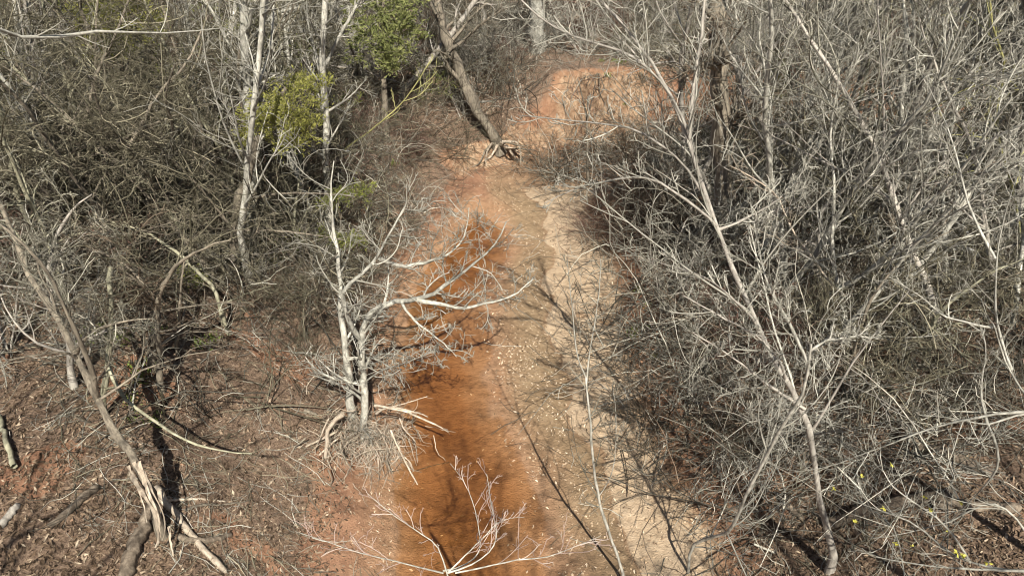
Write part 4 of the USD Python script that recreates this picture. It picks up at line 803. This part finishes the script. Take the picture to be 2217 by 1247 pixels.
MIX = [("mixed_twig", 13, 2.0, .011), ("brown_twig", 13, 1.7, .010), ("olive_twig", 13, 1.9, .010), ("pale_twig", 12, 1.6, .009), ("grey_twig", 14, 1.5, .009), ("mixed_twig", 12, 2.4, .012)]
small = [(clump(301 + q, n_, h_, r_, .3), mt, mt.split("_")[0] + ("_brush" if q < 5 else "_tall_brush")) for q, (mt, n_, h_, r_) in enumerate(MIX)]
wide = [(clump(321 + q, n_ * 5, h_, r_, .85), mt, mt.split("_")[0] + ("_thicket" if q < 5 else "_tall_thicket")) for q, (mt, n_, h_, r_) in enumerate(MIX)]
n = 5000
y = rng.uniform(7.5, 46, n); x = rng.uniform(-1, 1, n) * (.79 * y + 1.5); d, z, sd = brush_density(x, y)
keep = []
grid = {}
for k in np.argsort(rng.random(n)):
    if sd[k] < 1.6 or rng.random() > d[k] or (x[k] < 0 and y[k] < 12.5) or (1 < x[k] < 4.6 and 24 < y[k] < 28.5): continue
    md = 1.22 if y[k] < 24 else 1.6; c = (int(x[k] // 1.5), int(y[k] // 1.5))
    if any((x[k] - a) ** 2 + (y[k] - b) ** 2 < md * md for i in (-1, 0, 1) for j in (-1, 0, 1) for a, b in grid.get((c[0] + i, c[1] + j), ())): continue
    if hides(x[k], y[k], z[k], 1.3, 34): continue
    grid.setdefault(c, []).append((x[k], y[k])); keep.append(k)
keep = np.array(keep); W = np.stack([x, y, z], -1)[keep]
n = 3200
y = rng.uniform(7.5, 34, n); x = rng.uniform(-1, 1, n) * (.84 * y + 1); d, z, sd = brush_density(x, y)
ok = (rng.random(n) < d * np.where((sd < 2.4) | ((x < 0) & (y < 14)), .75, .16)); ok &= np.array([not (o and hides(a, b, c, 1.3, 30)) for o, a, b, c in zip(ok, x, y, z)])
S = np.stack([x, y, z], -1)[ok]
pkw = np.where(W[:, 0] > 0, rng.choice(6, len(W), p=[.26, .08, .14, .20, .14, .18]), rng.choice(6, len(W), p=[.22, .28, .24, .02, .10, .14]))
pks = np.where(S[:, 0] > 0, rng.choice(6, len(S), p=[.24, .10, .14, .26, .16, .10]), rng.choice(6, len(S), p=[.24, .28, .22, .04, .12, .10]))
P_ = np.vstack([W, S]); print("brush", len(W), len(S))
scatter("undergrowth", "dense tangle of bare brush and brambles filling the wood on both banks", "undergrowth", wide + small, P_, quat(rng.uniform(0, 6.28, len(P_))), rng.uniform(.65, 1.2, len(P_)), np.concatenate([pkw, pks + 6]))
# the overhanging brown root mat on the right bank
rg = np.random.default_rng(61); bx = []
for u, v in ((1330, 500), (1360, 520), (1390, 505), (1420, 520), (1450, 505), (1385, 480), (1345, 470), (1430, 480), (1300, 520), (1470, 530)): bx.append(on_ground(u, v))
bx = np.array(bx); scatter("root_mat", "brown bushy root mat overhanging the sand on the right bank", "brush", [(clump(307, 40, 1.1, .008, .3), "red_twig", "reddish_stems"), (clump(308, 44, 1.0, .008, .3), "brown_twig", "brown_stems")], bx + [0, 0, .05], quat(rg.uniform(0, 6, len(bx))), rg.uniform(.8, 1.1, len(bx)), np.arange(len(bx)) % 2)

# leaf litter and fallen twigs
n = 360000
y = 4.2 + 25 * rng.random(n) ** 1.7; x = rng.uniform(-1, 1, n) * (.80 * y + 4)
z, sd, bf = terrain(x, y)
L1, R1, B1 = edge(y, 1), edge(y, 2), edge(y, 3)
dn = np.clip(.85 + 1.3 * fb(x, y, .8, 3, 31), .4, 2)
on_bar = (sd < 0) & (x > R1 - .3)
dn = np.where(sd > 0, dn * ss(-.1, .8, sd), np.where((x < L1), .16, .022))
dn = np.where(on_bar, .10 + .8 * ss(.02, .25, fb(x, y, 1.1, 3, 33)) * ss(-.4, .5, x - R1) * ss(2.1, 1.2, x - R1), dn)
dn = np.where((sd < .3) & (y > 20.5), .08 + .7 * ss(.05, .2, fb(x, y, 1.0, 3, 35)), dn)
dn = np.where((y > 23.5) & (y < 27) & (x > 0) & (x < 6), dn * .2, dn)
ok = rng.random(n) < dn * .62; x, y, z, sd = x[ok], y[ok], z[ok], sd[ok]; n = len(x)
nrm = normals_at(x, y) + .42 * rng.standard_normal((n, 3)); nrm /= np.linalg.norm(nrm, axis=1, keepdims=True)
dr = np.cross(nrm, rng.standard_normal((n, 3))); dr /= np.linalg.norm(dr, axis=1, keepdims=True); sdv = np.cross(nrm, dr)
ln = (.024 + .034 * rng.random((n, 1)) ** 1.6) * np.where(sd < 0, .85, 1)[:, None]; wd_ = ln * rng.uniform(.18, .42, (n, 1)); cu = ln * rng.normal(.12, .22, (n, 1)); cw = wd_ * rng.normal(.35, .35, (n, 1)); c0 = np.stack([x, y, z + .010 + .012 * rng.random(n)], -1)
sk = ln * rng.normal(0, .25, (n, 1))
lv = np.stack([c0 - dr * ln + nrm * cu, c0 + dr * sk * .5 + sdv * wd_ + nrm * cw, c0 + nrm * (.1 * cu), c0 - dr * sk * .5 - sdv * wd_ + nrm * cw, c0 + dr * ln + nrm * cu * .7], 1).reshape(-1, 3)
lv = np.concatenate([lv, np.repeat(rng.random(n), 5)[:, None]], 1); b_ = np.arange(n)[:, None] * 5; lf_ = np.vstack([b_ + [0, 2, 1], b_ + [0, 3, 2], b_ + [1, 2, 4], b_ + [2, 3, 4]])
bar_ = (sd < .05)
def pick(mk):
    k = np.flatnonzero(mk); vv = lv.reshape(-1, 5, 4)[k].reshape(-1, 4); b5 = np.arange(len(k))[:, None] * 5
    return vv, np.vstack([b5 + [0, 2, 1], b5 + [0, 3, 2], b5 + [1, 2, 4], b5 + [2, 3, 4]])
part("leaf_litter", pick(~bar_), "litter", None, kind="stuff", label="dark brown fallen leaves strewn thickly over both creek banks").SetCustomDataByKey("category", "leaves")
part("bar_leaves", pick(bar_), "bar_litter", None, kind="stuff", label="pale curled leaves scattered over the damp sand beside the water").SetCustomDataByKey("category", "leaves")
print("leaves", n)
# crumbs of dry sand and clay
rg = np.random.default_rng(71); n = 16000; y = 5 + 21 * rg.random(n) ** 1.5; x = rg.uniform(-1, 1, n) * (.5 * y + 3); x = np.where(rg.random(n) < .5, edge(y, 2) + rg.random(n) * 2.6, x); z, sd, bf = terrain(x, y)
ok = (z > .01) & (rg.random(n) < np.where(sd < 0, .8, .5)) & (fb(x, y, 1.4, 3, 51) > -.08); x, y, z, sd = x[ok], y[ok], z[ok], sd[ok]; n = len(x)
oc = trimesh.creation.icosphere(0); ov, of = np.array(oc.vertices), np.array(oc.faces); sz = (.006 + .022 * rg.random(n) ** 4)
cv = (ov[None] * (1 + .35 * rg.standard_normal((n, 12, 1))) * sz[:, None, None] * np.array([1, 1, .7]) + np.stack([x, y, z + sz * .3], -1)[:, None]).reshape(-1, 3)
cf = (of[None] + 12 * np.arange(n)[:, None, None]).reshape(-1, 3); red = np.repeat(sd > .1, 12); fr_ = np.repeat(sd > .1, 20)
def sub(mk, mf): mp_ = np.cumsum(mk) - 1; return cv[mk], mp_[cf[mf]]
part("sand_crumbs", sub(~red, ~fr_), "sand_clod", None, kind="stuff", label="crumbs of dry sand and small gravel on the sand bar").SetCustomDataByKey("category", "gravel")
part("clay_clods", sub(red, fr_), "clay_clod", None, kind="stuff", label="crumbled red clay clods on the creek banks").SetCustomDataByKey("category", "clods")
# dead branches hung up in the undergrowth
dead = []
for q, (ln, r, mt) in enumerate(((3.2, .022, "bleached_wood"), (2.6, .018, "grey_bark"), (3.8, .028, "grey_bark"), (2.8, .02, "brown_bark"))):
    rg = np.random.default_rng(500 + q); nmq = {"bleached_wood": "bleached", "grey_bark": "grey", "brown_bark": "brown"}[mt]; t = thing("dead_branch", nmq + " dead branch", "branch", (0, 0, 0)); d = np.array([1, 0, 0.]); P = [np.array([-ln / 2, 0, 0.05])]
    for k in range(7): d = d + rg.standard_normal(3) * .2; d /= np.linalg.norm(d); P.append(P[-1] + d * ln / 7)
    m, Lq, Rq = stem(P, r, r * .3, rg, 16, 5, .08, .1); part("wood", m, mt, t, smooth=True)
    p1, q1, _ = sprout(rg, Lq[None], Rq[None], 8, .25, .98, 45, 12, .3, .3, .4, .6, 7, .4, .25, .1, .005); p2, q2, _ = sprout(rg, p1, q1, 4, .2, 1, 42, 12, .4, .3, .4, .7, 5, .4, .25, .1, .0045)
    part("twigs", join([tubes(p1, q1, 4), tubes(p2, q2, 3)]), mt, t, smooth=True); dead.append((t, nmq))
rg = np.random.default_rng(9); cnt = 0; dused = set()
while cnt < 110:
    y = rg.uniform(10, 34); x = rg.uniform(-.8 * y, .8 * y)
    if x < 0 and y < 12 or terrain(np.array([x]), np.array([y]), False)[1][0] < 1.6 or (24 < y < 28 and 0 < x < 7): continue
    t, nmq = dead[cnt % 4]; z = ground_z(x, y)[0] + rg.uniform(.2, 1.5); lab = f"{nmq} dead branch in the brush {where_is(x, y)}"; rot = (rg.uniform(0, 360), rg.uniform(-50, 10), rg.uniform(0, 360)); s_ = rg.uniform(.7, 1.2)
    if t.GetPath() not in dused: dused.add(t.GetPath()); place(t, (x, y, z), rot, s_); tag(t, lab, None, "dead branches hung in the brush")
    else: copy_of(t, lab, (x, y, z), rot, s_, "dead branches hung in the brush")
    cnt += 1
def stickm(seed, ln):
    rg = np.random.default_rng(seed); P = np.cumsum(np.vstack([[0, 0, .012], rg.standard_normal((5, 3)) * (.02, .035, .006) + [ln / 5, 0, 0]]), 0) - [ln / 2, 0, 0]
    R = np.linspace(.006, .003, 6); p2, r2, _ = sprout(rg, P[None], R[None], 3, .2, .9, 45, 10, .35, .3, .2, .7, 4, .2, .2, 0, .002, flat=.3)
    return join([tubes(P[None], R[None], 4), tubes(p2, r2, 3)])
n = 9000
y = 6 + 26 * rng.random(n) ** 1.3; x = rng.uniform(-1, 1, n) * (.8 * y + 1); z, sd, bf = terrain(x, y)
ok = (rng.random(n) < np.where(sd > 0, .8 * ss(0, .8, sd), .06)) & (z > .01) & ~((y > 23) & (y < 27) & (x > 0) & (x < 7)); x, y, z = x[ok], y[ok], z[ok]; n = len(x)
q = qmul(tiltq(normals_at(x, y)), quat(rng.uniform(0, 6.28, n)))
scatter("fallen_twigs", "small dead twigs littering the leaf covered slopes", "twigs", [(stickm(1, .5), "grey_twig", "grey_stick"), (stickm(2, .35), "brown_twig", "brown_stick"), (stickm(3, .7), "pale_twig", "pale_stick"), (stickm(4, .9), "olive_twig", "long_stick")], np.stack([x, y, z], -1), q, rng.uniform(.6, 1.3, n), rng.choice(4, n))
# fresh green sprouts
n = 900
y = rng.uniform(7, 34, n); x = rng.uniform(-1, 1, n) * .8 * y; z, sd, _ = terrain(x, y); ok = (sd > .3) & (fb(x, y, .5, 2, 41) > .12); x, y, z = x[ok], y[ok], z[ok]; n = len(x)
rg = np.random.default_rng(8); sp = blades(rg, rg.standard_normal((60, 3)) * (.1, .1, .03) + [0, 0, .05], .09, np.array([0, 0, .8]), .8, .3)
scatter("green_sprouts", "small tufts of fresh green weeds among the dead leaves", "weeds", [(sp, "sprout_green", "weed_tuft")], np.stack([x, y, z], -1), quat(rng.uniform(0, 6, n)), rng.uniform(.5, 1.3, n), np.zeros(n))

# every label singles one thing out: things that still share a description are told apart by how near they stand
from collections import defaultdict
same = defaultdict(list)
for p in stage.GetPrimAtPath("/World").GetChildren():
    l = p.GetCustomDataByKey("label")
    if l and p.GetAttribute("xformOp:translate"): same[l].append((p.GetAttribute("xformOp:translate").Get()[1], p))
ORD = ["nearest", "second nearest", "third nearest", "fourth nearest", "fifth nearest", "sixth nearest", "seventh nearest", "eighth nearest", "ninth nearest", "tenth nearest", "eleventh nearest", "twelfth nearest"]
for l, ps in same.items():
    if len(ps) < 2: continue
    ps.sort(key=lambda a: a[0])
    for k, (_, p) in enumerate(ps[:12]):
        p.SetCustomDataByKey("label", (("nearer " if k == 0 else "farther ") if len(ps) == 2 else ORD[k] + " ") + l)
for p in stage.GetPrimAtPath("/World").GetChildren():
    l = p.GetCustomDataByKey("label")
    if l and len(l.split()) > 16: p.SetCustomDataByKey("label", l.replace("dead branch in the brush", "branch").replace("gnarled dark bare tree", "gnarled tree"))
